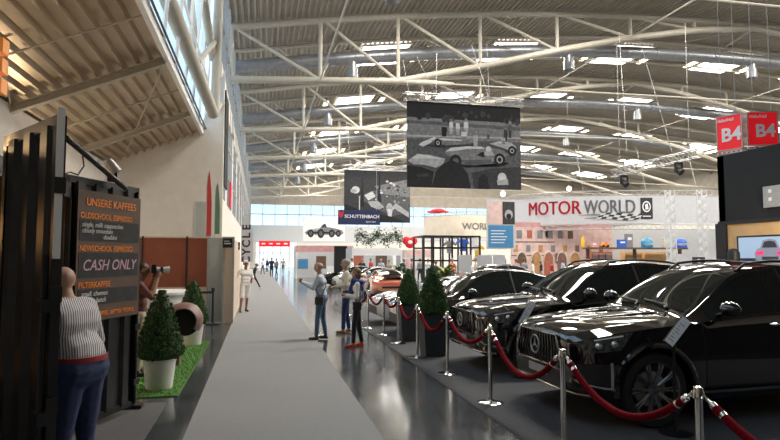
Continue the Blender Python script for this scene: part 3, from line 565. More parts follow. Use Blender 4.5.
# ================================================================== PEOPLE
def person(label, loc, face, h, cols, pose, vox=.016, group=None, hair=None, extras=None, fingers=False, name='person'):
    s = h / 1.75; lean = math.radians(pose.get('lean', 0)); hw = pose.get('bulk', 1.0)
    shirt, pants, shoes, skin, sleeve = cols['shirt'], cols['pants'], cols['shoes'], cols.get('skin', 'skin'), cols.get('sleeve', 'long')
    prims = []
    def cap(a, b, ra, rb, m): prims.append((V(a) * s, V(b) * s, ra * s, rb * s, m))
    def L(p):   # upper body point leaned about the hips
        x, y, z = p; z -= .95; return V((x, y * math.cos(lean) + z * math.sin(lean), .95 + z * math.cos(lean) - y * math.sin(lean)))
    ft = pose.get('feet', ((-.11, .02), (.11, -.02))); kn = pose.get('knees', (.02, .02))
    for i, sd in enumerate((-1, 1)):
        fx, fy = ft[i]; hip = V((sd * .09, 0, .90)); ank = V((fx, fy, .085)); kne = (hip + ank) / 2 + V((0, kn[i], .0))
        cap(hip, kne, .088 * hw, .06, pants); cap(kne, ank + Z1 * (.05 if not cols.get('shorts') else .0), .06 if not cols.get('shorts') else .056, .05 if not cols.get('shorts') else .036, pants if not cols.get('shorts') else skin)
        if cols.get('shorts'): cap(hip, kne + (hip - kne) * .1, .1, .085, pants)
        cap(ank, ank - Z1 * .03, .04, .042, shoes); td = V((sd * .18, 1, 0)).normalized(); cap(ank + V((0, -.03, -.045)), ank + td * .15 + V((0, 0, -.05)), .04, .034, shoes)
    pz = .98 if pose.get('belly') else .93; cap((-.075, -.01, pz), (.075, -.01, pz), .115 * hw, .115 * hw, pants); cap((-.05, 0, pz + .10), (.05, 0, pz + .10), .11 * hw, .11 * hw, cols.get('waist', shirt)); 
    if pose.get('belly'): cap(L((0, .05, 1.1)), L((0, .05, 1.2)), .15 * hw, .14 * hw, shirt)
    cap(L((-.06, 0, 1.13)), L((.06, 0, 1.13)), .105 * hw, .105 * hw, shirt); cap(L((-.085, .0, 1.3)), L((.085, .0, 1.3)), .115 * hw, .115 * hw, shirt); cap(L((-.15, -.01, 1.4)), L((.15, -.01, 1.4)), .068, .068, shirt)
    cap(L((0, -.005, 1.42)), L((0, .01, 1.54)), .058, .052, skin)
    hy = math.radians(pose.get('turn', 0)); hn = math.radians(pose.get('nod', 0)); hc = L((0, .02, 1.63 + pose.get('neck', 0)))
    def Hd(x, y, z):
        y, z = y * math.cos(hn) + z * math.sin(hn), z * math.cos(hn) - y * math.sin(hn)
        return hc + V((x * math.cos(hy) - y * math.sin(hy), x * math.sin(hy) + y * math.cos(hy), z))
    cap(Hd(0, -.02, .025), Hd(0, .015, .035), .088, .084, skin); cap(Hd(0, .035, -.055), Hd(0, .045, -.06), .056, .05, skin); cap(Hd(0, .088, .012), Hd(0, .107, -.012), .012, .018, skin)
    for sd in (-1, 1): cap(Hd(sd * .088, -.01, .01), Hd(sd * .09, -.015, -.02), .018, .014, skin); cap(Hd(sd * .033, .088, .022), Hd(sd * .034, .088, .022), .011, .011, 'eye')
    cap(Hd(-.018, .092, -.05), Hd(.018, .092, -.05), .009, .009, 'lips')
    fing = MB(skin)
    for i, sd in enumerate((-1, 1)):
        el, ha = pose.get('arms', (((-.27, -.02, 1.13), (-.26, .06, .88)), ((.27, -.02, 1.13), (.26, .06, .88))))[i]
        sh = L((sd * .185, -.01, 1.40)); el = L(el); ha = L(ha); slm = sleeve == 'long'
        cap(sh, el, .06, .047, shirt); d = (ha - el).normalized(); cap(el, ha, .044, .036 if slm else .03, shirt if slm else skin)
        cap(ha, ha + d * .07, .03, .034, skin)
        x, y = basis(d)
        for k in range(5):
            ang = (-.028 + .0185 * k); fb = ha + d * (.09 if k < 4 else .03) + x * (ang if k < 4 else .042); ln = (.062, .075, .08, .07, .05)[k] ; dd = d if k < 4 else (d + x * .9).normalized()
            p1 = fb + dd * ln * .55; p2 = p1 + (dd + y * .55).normalized() * ln * .5
            if fingers: cap(fb - dd * .02, p1, .0105, .0095, skin); cap(p1, p2, .0095, .008, skin)
    # one continuous skin over the capsules
    mb = MB()
    for a, b, ra, rb, m in prims:
        mb.use(m); d = b - a
        if d.length < .02 * s: mb.ball(a, ra, 10)
        else:
            n = 10; x, y = basis(d); pr = [(ra * math.sin(t), -ra * math.cos(t)) for t in (.0, .5, 1.0, 1.57)] + [(rb * math.sin(t), d.length + rb * math.cos(t)) for t in (1.57, 1.0, .5, 0)]
            mb.lathe(pr, a, n, d)
    me = mb.mesh('body'); ob = link(bpy.data.objects.new('tmp', me))
    md = ob.modifiers.new('r', 'REMESH'); md.mode = 'VOXEL'; md.voxel_size = vox * s; md.use_smooth_shade = True
    sm = ob.modifiers.new('s', 'SMOOTH'); sm.factor = .5; sm.iterations = 3
    bpy.context.view_layer.update(); out = bpy.data.meshes.new_from_object(ob.evaluated_get(bpy.context.evaluated_depsgraph_get())); bpy.data.objects.remove(ob)
    nf = len(out.polygons); ce = np.empty(nf * 3); out.polygons.foreach_get('center', ce); ce = ce.reshape(-1, 3)
    best = np.full(nf, 1e9); idx = np.zeros(nf, int); out.materials.clear(); order = []
    for a, b, ra, rb, m in prims:
        a_, b_ = np.array(a), np.array(b); ab = b_ - a_; t = np.clip(((ce - a_) @ ab) / max(ab @ ab, 1e-9), 0, 1); d = np.linalg.norm(ce - a_ - t[:, None] * ab, axis=1) - (ra + (rb - ra) * t)
        if m in ('eye', 'lips'): d = d - .004
        if m not in order: order.append(m); out.materials.append(M[m])
        k = d < best; best[k] = d[k]; idx[k] = order.index(m)
    out.polygons.foreach_set('material_index', idx.astype(np.int32)); out.polygons.foreach_set('use_smooth', [True] * nf); out.update()
    o = link(bpy.data.objects.new(name, out)); o.location = loc; o.rotation_euler = (0, 0, face); tag(o, label, 'person', group)
    WL[o.name] = V()
    if hair:
        m, style = hair; hm = MB(m); c = Hd(0, -.008, .032) * s; R = V((.098, .108, .10)) * s; fwd = Hd(0, 1, 0) - Hd(0, 0, 0); dn = -.2 if style == 'short' else -.85
        if style == 'cap': R = V((.102, .112, .105)) * s; dn = .1
        if style == 'bald': dn = -.25
        def keep(q):
            r = (q - c); f = r.dot(fwd) / (.1 * s); z = r.z / (.1 * s)
            if style == 'bald': return z < .1 and z > -.6 and f < -.1
            return (z > .42 or f < .15) and z > dn and not (f > .75 and z < .5)
        hm.ball(c, R, 20, keep)
        if style == 'cap': fr = Hd(0, .10, .055) * s; hm.lathe([(.075 * s, 0), (.075 * s, .012 * s), (.001, .02 * s)], fr, 14)
        if style == 'bob': hm.ball(Hd(0, -.04, -.04) * s, V((.10, .075, .105)) * s, 16)
        part('hair' if style != 'cap' else 'cap', hm, o, True)
    for nm, em in (extras(s, L, Hd) if extras else []): part(nm, em, o, True)
    return o
def facing(dx, dy): return math.atan2(-dx, dy)
H = math.pi / 2
# barista-side customer: striped shirt, navy trousers, red belt
def ex_belt(s, L, Hd):
    m = MB('belt'); m.lathe([(.165, -.02), (.169, -.017), (.169, .017), (.165, .02)], (0, 0, 1.055), 28); m.v = [V((p.x * 1.18, p.y * 1.0 - .0, p.z)) * s for p in m.v]; return [('belt', m)]
person('bald man in striped shirt and navy trousers with red belt, standing at the kiosk', (-1.27, 4.62, .006), H - .45, 1.86, dict(shirt='stripes', pants='navy', shoes='leather', waist='stripes'),
    dict(bulk=1.26, belly=1, lean=13, nod=28, neck=-.055, arms=(((-.31, .05, 1.15), (-.16, .3, 1.12)), ((.31, .06, 1.14), (.16, .32, 1.12)))), .013, extras=ex_belt, fingers=True)
# photographer half hidden behind the menu door
def ex_cam(s, L, Hd):
    m = MB('black'); c = Hd(0, .16, .01) * s; m.box(c + V((-.075, -.04, -.05)), c + V((.075, .04, .05))); m.box(c + V((-.03, -.03, .05)), c + V((.03, .04, .085)))
    m2 = MB('white'); m2.lathe([(.045, 0), (.045, .12), (.05, .13), (.055, .2), (.05, .2), (.01, .15)], c + V((0, .04, 0)), 18, (0, 1, 0)); m2.use('black').lathe([(.051, .06), (.051, .1)], c + V((0, .04, 0)), 18, (0, 1, 0)); return [('camera_body', m), ('lens', m2)]
person('photographer in maroon top raising a camera with white lens behind the menu door', (-1.82, 9.75, .006), facing(1, .25), 1.75, dict(shirt='maroon', pants='beige_cloth', shoes='leather', skin='skin_tan', sleeve='short'),
    dict(arms=(((-.27, .12, 1.22), (-.09, .2, 1.52)), ((.27, .14, 1.22), (.09, .24, 1.52)))), .016, hair=('hair_black', 'short'), extras=ex_cam, fingers=True)
# three visitors
def ex_bag(side, z=.98, m='leather'):
    def f(s, L, Hd):
        b = MB(m); b.slab((side * .2 - .05, -.1, z - .12), X1, Z1, Y1, .07, .17, .19); b.v = [V(p) * s for p in b.v]
        st = MB(m); st.tube([(side * .2, 0, z + .06), L((side * .12, .13, 1.2)), L((-side * .1, .09, 1.46)), L((-side * .12, -.08, 1.45)), L((side * .1, -.14, 1.2)), (side * .2, -.06, z + .06)], .012, 6); st.v = [V(p) * s for p in st.v]
        return [('shoulder_bag', b), ('bag_strap', st)]
    return f
def ex_phone(s, L, Hd):
    r = ex_bag(-1, .92)(s, L, Hd); m = MB('black'); c = V((-.03, .47, 1.33)) * s; m.box(c + V((-.07, -.01, -.04)), c + V((.07, .02, .04))); return r + [('phone', m)]
a = flo(321, 340); person('man in pale blue shirt and jeans holding up a phone on the aisle', (a.x, a.y, .008), facing(-1, .35), 1.73, dict(shirt='blue_shirt', pants='jeans', shoes='leather'),
    dict(lean=4, nod=5, bulk=1.12, feet=((-.1, .08), (.1, -.08)), arms=(((-.28, .1, 1.17), (-.08, .38, 1.30)), ((.27, .12, 1.16), (.06, .4, 1.30)))), .012, hair=('hair_grey', 'bald'), extras=ex_phone, fingers=True)
a = flo(346, 333); person('man in cream shirt and dark blue trousers with folded forearms, between two visitors', (a.x, a.y, 0), facing(-1, .1), 1.80, dict(shirt='cream_cloth', pants='navy', shoes='tan_shoe'),
    dict(bulk=1.12, feet=((-.1, .07), (.1, -.07)), arms=(((-.28, .02, 1.13), (-.03, .24, 1.10)), ((.28, .04, 1.12), (.02, .27, 1.08)))), .012, hair=('hair_grey', 'short'), fingers=True)
def ex_scarf(s, L, Hd):
    m = MB('scarf_blue'); pts = [L((math.sin(t) * .155, -.02 - math.cos(t) * .11, 1.45 - .02 * math.cos(t))) for t in [(-2.6 + 5.2 * i / 20) for i in range(21)]]; m.tube(pts, .05, 10)
    m.tube([L((.13, .10, 1.43)), L((.12, .15, 1.25)), L((.1, .15, 1.1))], [.05, .055, .03], 10); m.grid(lambda u, v: L(((u - .5) * .36, -.13 - .025 * math.cos((u - .5) * 3), 1.45 - v * .40)), 10, 8); m.v = [V(p) * s for p in m.v]
    return [('shoulder_sweater', m)] + ex_bag(-1, .96)(s, L, Hd)
a = flo(357, 347); person('woman in white blouse and black trousers with blue sweater on shoulders and orange shoes', (a.x, a.y, 0), facing(-1, .2), 1.62, dict(shirt='white_cloth', pants='dark_pants', shoes='orange_shoe'),
    dict(bulk=.9, feet=((-.09, .08), (.09, -.1)), arms=(((-.26, .0, 1.12), (-.12, .22, 1.16)), ((.26, .02, 1.12), (.12, .24, 1.1)))), .012, hair=('hair_brown', 'bob'), extras=ex_scarf, fingers=True)
# pair by the beige booth
a = flo(245, 312); person('man in white shirt and white shorts leaning by the beige booth', (a.x, a.y, .008), facing(.3, -1), 1.72, dict(shirt='white_cloth', pants='white_cloth', shoes='leather', skin='skin_tan', sleeve='short', shorts=1),
    dict(feet=((-.06, -.1), (.2, .12)), arms=(((-.26, .0, 1.14), (-.18, .2, 1.05)), ((.3, .02, 1.2), (.5, .1, 1.25)))), .016, hair=('white_cloth', 'cap'), fingers=True)
a = flo(257, 289); person('child in black clothes and striding on the carpet behind the white dressed man', (a.x - .2, a.y, .008), facing(1, -.2), 1.5, dict(shirt='dark_pants', pants='dark_pants', shoes='white_cloth', skin='skin_tan'),
    dict(lean=16, feet=((-.05, .42), (.1, -.32))), .02, hair=('hair_black', 'short'))
# far walkers on the carpet
for i, (u, v, hh, sh, pa, lab) in enumerate(((271.5, 277, 1.78, 'dark_pants', 'dark_pants', 'person in all black walking in the aisle, left of a pair'), (276.5, 276.5, 1.72, 'grey_cloth', 'dark_pants', 'person in dark grey top walking in the aisle, right of a pair'),
        (262.5, 274, 1.7, 'white_cloth', 'navy', 'distant person in white top at the left edge of the aisle carpet'), (283, 274, 1.7, 'beige_cloth', 'grey_cloth', 'distant person in beige top at the right edge of the aisle'), (267, 272, 1.7, 'scarf_blue', 'dark_pants', 'distant person in blue top at the far end of the carpet'))):
    a = flo(u, v); person(lab, (a.x, a.y, .008), i * 2.1, hh, dict(shirt=sh, pants=pa, shoes='leather'), dict(feet=((-.08, .15), (.08, -.15))), .03, hair=('hair_brown', 'short'))
# ================================================================== CARS
def mono(pts):
    xs = [p[0] for p in pts]; ys = [p[1] for p in pts]; n = len(xs)
    d = [(ys[i + 1] - ys[i]) / (xs[i + 1] - xs[i]) for i in range(n - 1)]
    m = [d[0]] + [0 if d[i - 1] * d[i] <= 0 else 2 * d[i - 1] * d[i] / (d[i - 1] + d[i]) for i in range(1, n - 1)] + [d[-1]]
    def f(x):
        if x <= xs[0]: return ys[0]
        if x >= xs[-1]: return ys[-1]
        i = max(k for k in range(n - 1) if xs[k] <= x); h = xs[i + 1] - xs[i]; t = (x - xs[i]) / h
        return (2 * t ** 3 - 3 * t * t + 1) * ys[i] + (t ** 3 - 2 * t * t + t) * h * m[i] + (-2 * t ** 3 + 3 * t * t) * ys[i + 1] + (t ** 3 - t * t) * h * m[i + 1]
    return f
SUV = dict(L=4.94, w=[(0, .64), (.04, .75), (.12, .855), (.3, .945), (.7, 1.0), (4.1, 1.0), (4.6, .95), (4.86, .86), (4.94, .76)], zb=[(0, .40), (.08, .32), (.5, .25), (4.3, .28), (4.94, .48)], zm=[(0, .68), (1, .70), (4.94, .78)],
    zsh=[(0, .88), (.15, .96), (.6, 1.04), (1.3, 1.10), (2, 1.14), (3.5, 1.17), (4.5, 1.18), (4.94, 1.0)], zt=[(0, .95), (.05, 1.01), (.18, 1.07), (.45, 1.125), (1.0, 1.175), (1.36, 1.2), (1.4, 1.215), (2.2, 1.68), (2.45, 1.755), (2.9, 1.79), (3.5, 1.76), (4.1, 1.62), (4.6, 1.36), (4.8, 1.24), (4.94, 1.08)],
    wr=[(0, .60), (.3, .74), (1.0, .80), (1.38, .80), (2.25, .63), (2.6, .61), (3.6, .59), (4.4, .62), (4.94, .66)], wb=2.995, fo=.87, rw=.405, rr=.405, ws=(1.46, 2.2), rwn=(3.75, 4.55), win=((1.62, 2.78), (2.86, 3.72)), p=.93)
COUPE = dict(L=5.0, w=[(0, .66), (.05, .78), (.2, .88), (.6, .94), (4.2, .96), (4.75, .9), (5.0, .72)], zb=[(0, .3), (.2, .2), (.6, .17), (4.4, .2), (5.0, .42)], zm=[(0, .55), (5, .62)],
    zsh=[(0, .68), (.2, .75), (.7, .83), (1.4, .88), (2.4, .93), (4.0, .97), (5, .9)], zt=[(0, .72), (.15, .80), (.6, .92), (1.1, .98), (1.25, 1.0), (1.95, 1.42), (2.4, 1.545), (2.9, 1.55), (3.6, 1.45), (4.4, 1.16), (4.8, 1.02), (5.0, .93)],
    wr=[(0, .5), (.4, .68), (1.22, .74), (2.1, .56), (3.4, .53), (4.4, .6), (5, .6)], wb=2.95, fo=.95, rw=.35, rr=.36, ws=(1.30, 2.05), rwn=(3.5, 4.4), win=((1.5, 2.7), (2.78, 3.75)), p=.93)
SPORT = dict(L=4.5, w=[(0, .6), (.06, .74), (.25, .86), (.7, .9), (2.2, .9), (3.4, .96), (4.1, .94), (4.4, .84), (4.5, .74)], zb=[(0, .3), (.2, .19), (.6, .15), (3.9, .18), (4.5, .40)], zm=[(0, .5), (4.5, .58)],
    zsh=[(0, .58), (.2, .70), (.75, .84), (1.4, .82), (2.4, .86), (3.4, .92), (4.1, .88), (4.5, .74)], zt=[(0, .62), (.15, .70), (.7, .80), (1.25, .88), (1.4, .91), (2.1, 1.24), (2.45, 1.30), (2.9, 1.27), (3.6, 1.06), (4.1, .92), (4.35, .86), (4.5, .78)],
    wr=[(0, .45), (.4, .62), (1.4, .70), (2.2, .52), (2.8, .5), (3.7, .55), (4.5, .6)], wb=2.45, fo=1.0, rw=.33, rr=.345, ws=(1.46, 2.12), rwn=(2.85, 3.6), win=((1.7, 2.7), (2.76, 3.2)), p=.93)
def star(mb, c, r, n=V((-1, 0, 0))):   # ring with a three pointed star
    u = Z1; rt = n.cross(u)
    mb.tube([c + (rt * math.cos(t) + u * math.sin(t)) * r for t in [2 * math.pi * i / 28 for i in range(29)]], r * .09, 6)
    for k in range(3):
        a = math.pi / 2 + k * 2.0944; tip = c + (rt * math.cos(a) + u * math.sin(a)) * r * .96
        l = c + (rt * math.cos(a + 1.05) + u * math.sin(a + 1.05)) * r * .17; q = c + (rt * math.cos(a - 1.05) + u * math.sin(a - 1.05)) * r * .17; m = c + n * r * .12
        mb.add([tip, l, m, q, c], [(0, 1, 2), (0, 2, 3), (1, 4, 2), (4, 3, 2)])
def car(label, loc, rotz, D, paint, group, style, detail=True, cat='car', plate=None):
    root = thing('car', label, cat, loc, rotz, group); WL[root.name] = V()
    fn = {k: mono(D[k]) for k in ('w', 'zb', 'zm', 'zsh', 'zt', 'wr')}; L = D['L']
    def ctrl(x):
        w, zb, zm, zsh, zt, wr = (fn[k](x) for k in ('w', 'zb', 'zm', 'zsh', 'zt', 'wr')); ws = w * .945; wr = min(wr, ws - .02); crown = .05
        zr = max(zt - crown, zsh + .012)
        return [(0, zb), (w * .80, zb), (w * .975, zb + .10), (w, zm), (ws, zsh), (wr, zr), (wr * .6, zr + (zt - zr) * .62), (0, max(zt, zr + .01))]
    def pt(x, p, cs=None):
        c = cs or ctrl(x); i = min(int(p), 6); t = p - i; a, b = c[i], c[i + 1]
        if i in (1, 2, 3, 5, 6):
            pv = c[i - 1] if i > 0 else a; nx = c[i + 2] if i + 2 < 8 else (-c[6][0], c[6][1])
            if i == 3: nx = (2 * b[0] - a[0] * .9 - b[0] * .1, b[1] + (b[1] - a[1]) * .3)
            if i == 5: pv = (a[0] + .03, a[1] - .03)
            f = lambda q, r, s_, u: .5 * (2 * r + (s_ - q) * t + (2 * q - 5 * r + 4 * s_ - u) * t * t + (3 * r - q - 3 * s_ + u) * t ** 3)
            return f(pv[0], a[0], b[0], nx[0]), f(pv[1], a[1], b[1], nx[1])
        return a[0] + (b[0] - a[0]) * t, a[1] + (b[1] - a[1]) * t
    ps = [0, .5, 1, 1.5, 2, 2.34, 2.67, 3, 3.25, 3.5, 3.75, 4, 4.08, 4.35, 4.7, 4.95, 5, 5.1, 5.35, 5.7, 6, 6.33, 6.67, 7]
    xs = sorted(set([0, .015, .04, .08, .12, .18, .25, .33, .42] + [.5 + i * (L - .9) / 50 for i in range(51)] + [L - .4, L - .3, L - .2, L - .13, L - .07, L - .03, L]))
    mb = MB(paint); ring = ps + [-p for p in ps[-2:0:-1]]; n = len(ring); vs = []
    for x in xs:
        c = ctrl(x)
        for p in ring: y, z = pt(x, abs(p), c); vs.append((x, y if p >= 0 else -y, z))
    fs = [(i * n + k, i * n + (k + 1) % n, (i + 1) * n + (k + 1) % n, (i + 1) * n + k) for i in range(len(xs) - 1) for k in range(n)]
    fs += [list(range(n))[::-1], [(len(xs) - 1) * n + k for k in range(n)]]; mb.add(vs, fs)
    wx = (D['fo'], D['fo'] + D['wb']); wr_ = (D['rw'], D['rr'])
    body = link(bpy.data.objects.new('tmp', mb.mesh('body'))); cut = MB(paint)
    for x, r in zip(wx, wr_):
        for s in (-1, 1): cut.lathe([(.001, .50), (r + .055, .50), (r + .055, 1.3), (.001, 1.3)], (x, 0, r + .01), 40, (0, s, 0))
    co = link(bpy.data.objects.new('tmp2', cut.mesh('cut'))); md = body.modifiers.new('b', 'BOOLEAN'); md.operation = 'DIFFERENCE'; md.object = co; md.solver = 'EXACT'
    bm = bmesh.new(); bm.from_mesh(co.data); bmesh.ops.recalc_face_normals(bm, faces=bm.faces); bm.to_mesh(co.data); bm.free()
    bm = bmesh.new(); bm.from_mesh(body.data); bmesh.ops.recalc_face_normals(bm, faces=bm.faces); bm.to_mesh(body.data); bm.free()
    bpy.context.view_layer.update(); me = bpy.data.meshes.new_from_object(body.evaluated_get(bpy.context.evaluated_depsgraph_get()))
    bpy.data.objects.remove(body); bpy.data.objects.remove(co)
    me.polygons.foreach_set('use_smooth', [True] * len(me.polygons)); me.set_sharp_from_angle(angle=math.radians(38)); me.update()
    link(bpy.data.objects.new('body', me), root)
    def patch(mb, x0, x1, p0, p1, side, off=.004, nx=12, np_=6, fx=None):
        def f(u, v):
            p = p0 + (p1 - p0) * v; xa, xb = (fx(v) if fx else (x0, x1)); x = xa + (xb - xa) * u; sg = side
            if p > 7: p = 14 - p; sg = -side
            y, z = pt(x, p); e = .01; ya, za = pt(x + e, p); yb, zb_ = pt(x, p + e if p < 6.9 else p - e)
            tx = V((e, ya - y, za - z)); tp = V((0, yb - y, zb_ - z)) * (1 if p < 6.9 else -1); nn = tx.cross(tp); nn = nn.normalized() if nn.length > 1e-9 else Z1
            if nn.y < 0 and p < 5.0: nn = -nn
            if nn.z < 0 and p >= 5.0: nn = -nn
            q = V((x, y, z)) + nn * off; q.y *= sg; return q
        mb.grid(f, nx, np_); return mb
    part('windshield', patch(MB('car_glass'), *D['ws'], 5.12, 8.88, 1, nx=14, np_=16), root, True)
    part('rear_window', patch(MB('car_glass'), *D['rwn'], 5.2, 8.8, 1, nx=12, np_=16), root, True)
    for sd in (-1, 1):
        for (a, b) in D['win']: part('side_window', patch(MB('car_glass'), a, b, 4.1, 4.92, sd, nx=14, np_=5), root, True)
        m = MB('black'); 
        for a, b in ((D['win'][0][1] + .02, D['win'][1][0] - .02),): patch(m, a, b, 4.02, 4.95, sd, .005, 2, 5)
        part('window_pillar', m, root, True)
        m = MB('headlight' if style != 'tail' else 'headlight'); m_x = (.10, .62) if style == 'suv' else (.12, .75)
        patch(m, 0, 0, 3.42, 3.95, sd, .006, 14, 5, fx=(lambda v: (m_x[0] - .02 * v, m_x[1] - .16 * (1 - v)))); hl = part('headlight', m, root, True)
        if detail:
            m = MB('letter_white'); patch(m, 0, 0, 3.84, 3.89, sd, .012, 12, 2, fx=lambda v: (m_x[0] + .1, m_x[1] - .12)); part('light_strip', m, hl, True)
            m = MB('chrome')
            for hx in (m_x[0] + .14, m_x[0] + .30): y, z = pt(hx, 3.62); part('lens', MB('chrome').ball((hx, sd * (y - .01), z), .045, 14), hl, True)
        m = MB('red_lit'); patch(m, L - .30, L - .04, 3.55, 3.92, sd, .006, 8, 4); part('tail_light', m, root, True)
        m = MB(paint); xm = D['win'][0][0] + .12; ym, zm_ = pt(xm, 4.15); m.ball((xm - .02, sd * (ym + .19), zm_ + .11), (.10, .125, .085), 16); part('mirror', m, root, True)
        q = MB(paint); q.tube([(xm, sd * (ym - .02), zm_ + .02), (xm, sd * (ym + .14), zm_ + .07)], .028, 8); part('mirror_arm', q, root, True)
        if detail:
            for hx in (D['win'][0][1] - .28, D['win'][1][1] - .25):
                y, z = pt(hx, 3.78); m = MB('chrome' if style == 'suv' else paint); m.tube([(hx - .11, sd * y, z), (hx - .08, sd * (y + .035), z), (hx + .08, sd * (y + .035), z), (hx + .11, sd * y, z)], .014, 8); part('door_handle', m, root, True)
            m = MB('black')
            for sx in (1.48, D['win'][0][1] + .03, D['win'][1][1] + .05): patch(m, sx, sx + .008, 2.2, 4.0, sd, .002, 1, 14)
            part('door_gap', m, root, True)
            m = MB('chrome' if style == 'suv' else 'black'); patch(m, wx[0] + .55, wx[1] - .55, 2.02, 2.14, sd, .012, 12, 2); part('sill_trim', m, root, True)
        if style == 'suv':
            m = MB('black'); pts = []
            for i in range(13):
                x = 2.3 + i * .13; y, z = pt(x, 5.25); pts.append((x, sd * y, z + (.045 if 0 < i < 12 else 0)))
            m.tube(pts, .018, 8); part('roof_rail', m, root, True)
            m = MB('black'); patch(m, .05, .34, 2.35, 3.05, sd, .006, 8, 5); a = part('air_intake', m, root, True); m = MB('chrome'); patch(m, .03, .36, 2.28, 2.34, sd, .014, 8, 1); patch(m, .33, .36, 2.3, 3.1, sd, .012, 1, 5); part('intake_trim', m, a, True)
            for x, r in zip(wx, wr_):
                m = MB(paint); pts = []
                for i in range(19):
                    t = math.radians(-8 + 196 * i / 18); xx = x + math.cos(t) * (r + .075); zz = r + .01 + math.sin(t) * (r + .075)
                    pts.append((xx, sd * (fn['w'](xx) * (1.0 if zz < .75 else .99) - .005), zz))
                m.tube(pts, .035, 8); part('arch_flare', m, root, True)
    # wheels
    for x, r in zip(wx, wr_):
        for sd in (-1, 1):
            yw = fn['w'](x) - .03; c = V((x, sd * (yw - .14), r)); ax = (0, sd, 0); rr = r * .76
            m = MB('tyre'); m.lathe([(rr, -.13), (r * .94, -.135), (r, -.10), (r, .10), (r * .94, .135), (rr, .13), (rr - .01, .06)], c, 40, ax); wh = part('wheel', m, root, True)
            m = MB('rim'); m.lathe([(.07, .03), (.07, .1), (.0, .115)], c, 16, ax); m.lathe([(rr - .02, -.1), (rr - .045, .05), (rr - .02, .115), (rr + .003, .13)], c, 40, ax)
            if detail:
                for k in range(10):
                    for da in (-.07, .07):
                        a = 2 * math.pi * k / 10 + da; u = V((math.cos(a), 0, math.sin(a))); a2 = 2 * math.pi * k / 10 + da * .6; u2 = V((math.cos(a2), 0, math.sin(a2))); n = V(ax)
                        m.tube([c + u2 * .06 + n * .085, c + u * (rr * .6) + n * .11, c + u * (rr - .02) + n * .115], [.016, .014, .018], 6)
            else:
                for k in range(5):
                    a = 2 * math.pi * k / 5; u = V((math.cos(a), 0, math.sin(a))); m.tube([c + V(ax) * .09, c + u * (rr - .02) + V(ax) * .11], [.045, .035], 6)
            part('rim', m, wh, True, 30)
            m = MB('black'); m.lathe([(.01, -.05), (rr - .03, -.05), (rr - .03, .0), (.01, .0)], c, 24, ax); m.use('grey_metal').lathe([(.06, .0), (rr * .62, .0), (rr * .62, .03), (.06, .03)], c, 24, ax); part('brake_disc', m, wh, True)
    # front end
    if style == 'suv':
        m = MB('black'); tr = [(-.48, .60), (.48, .60), (.54, .72), (.45, .955), (-.45, .955), (-.54, .72)]; m.prism([(-a, b) for a, b in tr[::-1]], (.05, 0, 0), -Y1, Z1, -X1, .062); g = part('grille', m, root, True)
        m = MB('car_black'); gy = [(-.47 + .94 * i / 14) for i in range(15)]
        for y in gy: m.tube([(-.024, y * 1.0, .615), (-.034, y * 1.1, .72), (-.018, y * .94, .94)], .012, 8)
        part('grille_bar', m, g, True); m = MB('rim'); m.tube([(-.02, a, b) for a, b in tr + tr[:1]], .012, 8); part('grille_frame', m, g, True)
        m = MB('grey_metal'); star(m, V((-.06, 0, .80)), .105); part('star_emblem', m, g, True)
        m = MB('black'); m.prism([(-.6, .40), (-.54, .56), (.54, .56), (.6, .40)], (.05, 0, 0), -Y1, Z1, -X1, .06); part('lower_intake', m, root, True)
        m = MB('chrome'); m.tube([(.22, -.88, .35), (.05, -.74, .36), (-.02, -.5, .37), (-.03, 0, .375), (-.02, .5, .37), (.05, .74, .36), (.22, .88, .35)], .016, 8); part('bumper_trim', m, root, True)
        m = MB('grey_metal'); m.box((-.035, -.22, .47), (-.02, .22, .56)); part('number_plate', m, root, True)
        for k in (-1, 1):
            m = MB(paint); m.grid(lambda u, v: V((.35 + u * .95, k * (.30 + u * .12 + (v - .5) * .07), 0)) + Z1 * (pt(.35 + u * .95, 6.4)[1] + .012 * math.sin(v * math.pi)), 12, 4); part('hood_crease', m, root, True)
        m = MB('black')
        for y in (-.45, .1): m.tube([(1.40, y, 1.235), (1.47, y + .05, 1.275), (1.52, y + .52, 1.30)], .012, 6)
        part('wiper', m, root, True)
    else:
        m = MB('black'); m.prism([(-.5, .28), (-.46, .5), (.46, .5), (.5, .28)], (.04, 0, 0), -Y1, Z1, -X1, .05); part('air_intake', m, root, True)
    if style == 'tail':
        m = MB('black'); m.box((L - .03, -.55, .52), (L + .012, .55, .60)); m.box((L - .02, -.55, .26), (L + .02, .55, .40)); part('rear_bumper_insert', m, root, True)
        m = MB('red_lit'); m.box((L - .06, -.72, .68), (L + .006, .72, .72)); part('light_bar', m, root, True)
        m = MB('black')
        for k in range(6): y, z = pt(3.5 + k * .12, 7); m.box((3.5 + k * .12, -.4, z), (3.57 + k * .12, .4, z + .012))
        part('engine_grille', m, root, True)
        m = MB(paint); m.grid(lambda u, v: V((4.12 + v * .28, (u - .5) * 1.3, .95 + .05 * v)), 8, 3); m.grid(lambda u, v: V((4.12 + v * .28, (u - .5) * 1.3, .93 + .05 * v)), 8, 3); part('spoiler', m, root, True)
    return root
XF = 3.32
car('black luxury SUV nearest the camera, with round star emblem on its grille', (XF, 6.52, .006), 0, SUV, 'car_black', 'black SUVs behind the ropes', 'suv')
car('black luxury SUV parked second, just behind the nearest SUV', (XF + .05, 9.36, .006), 0, SUV, 'car_black', 'black SUVs behind the ropes', 'suv')
car('low black fastback car parked behind the two black SUVs', (3.15, 13.6, .006), 0, COUPE, 'car_black', None, 'coupe')
car('white sports car parked behind the planted topiaries', (3.10, 16.0, .006), .03, SPORT, 'car_white', None, 'sport')
car('copper orange sports car seen from behind beyond the white sports car', (5.75, 28.6, 0), -1.60, SPORT, 'copper', None, 'tail')
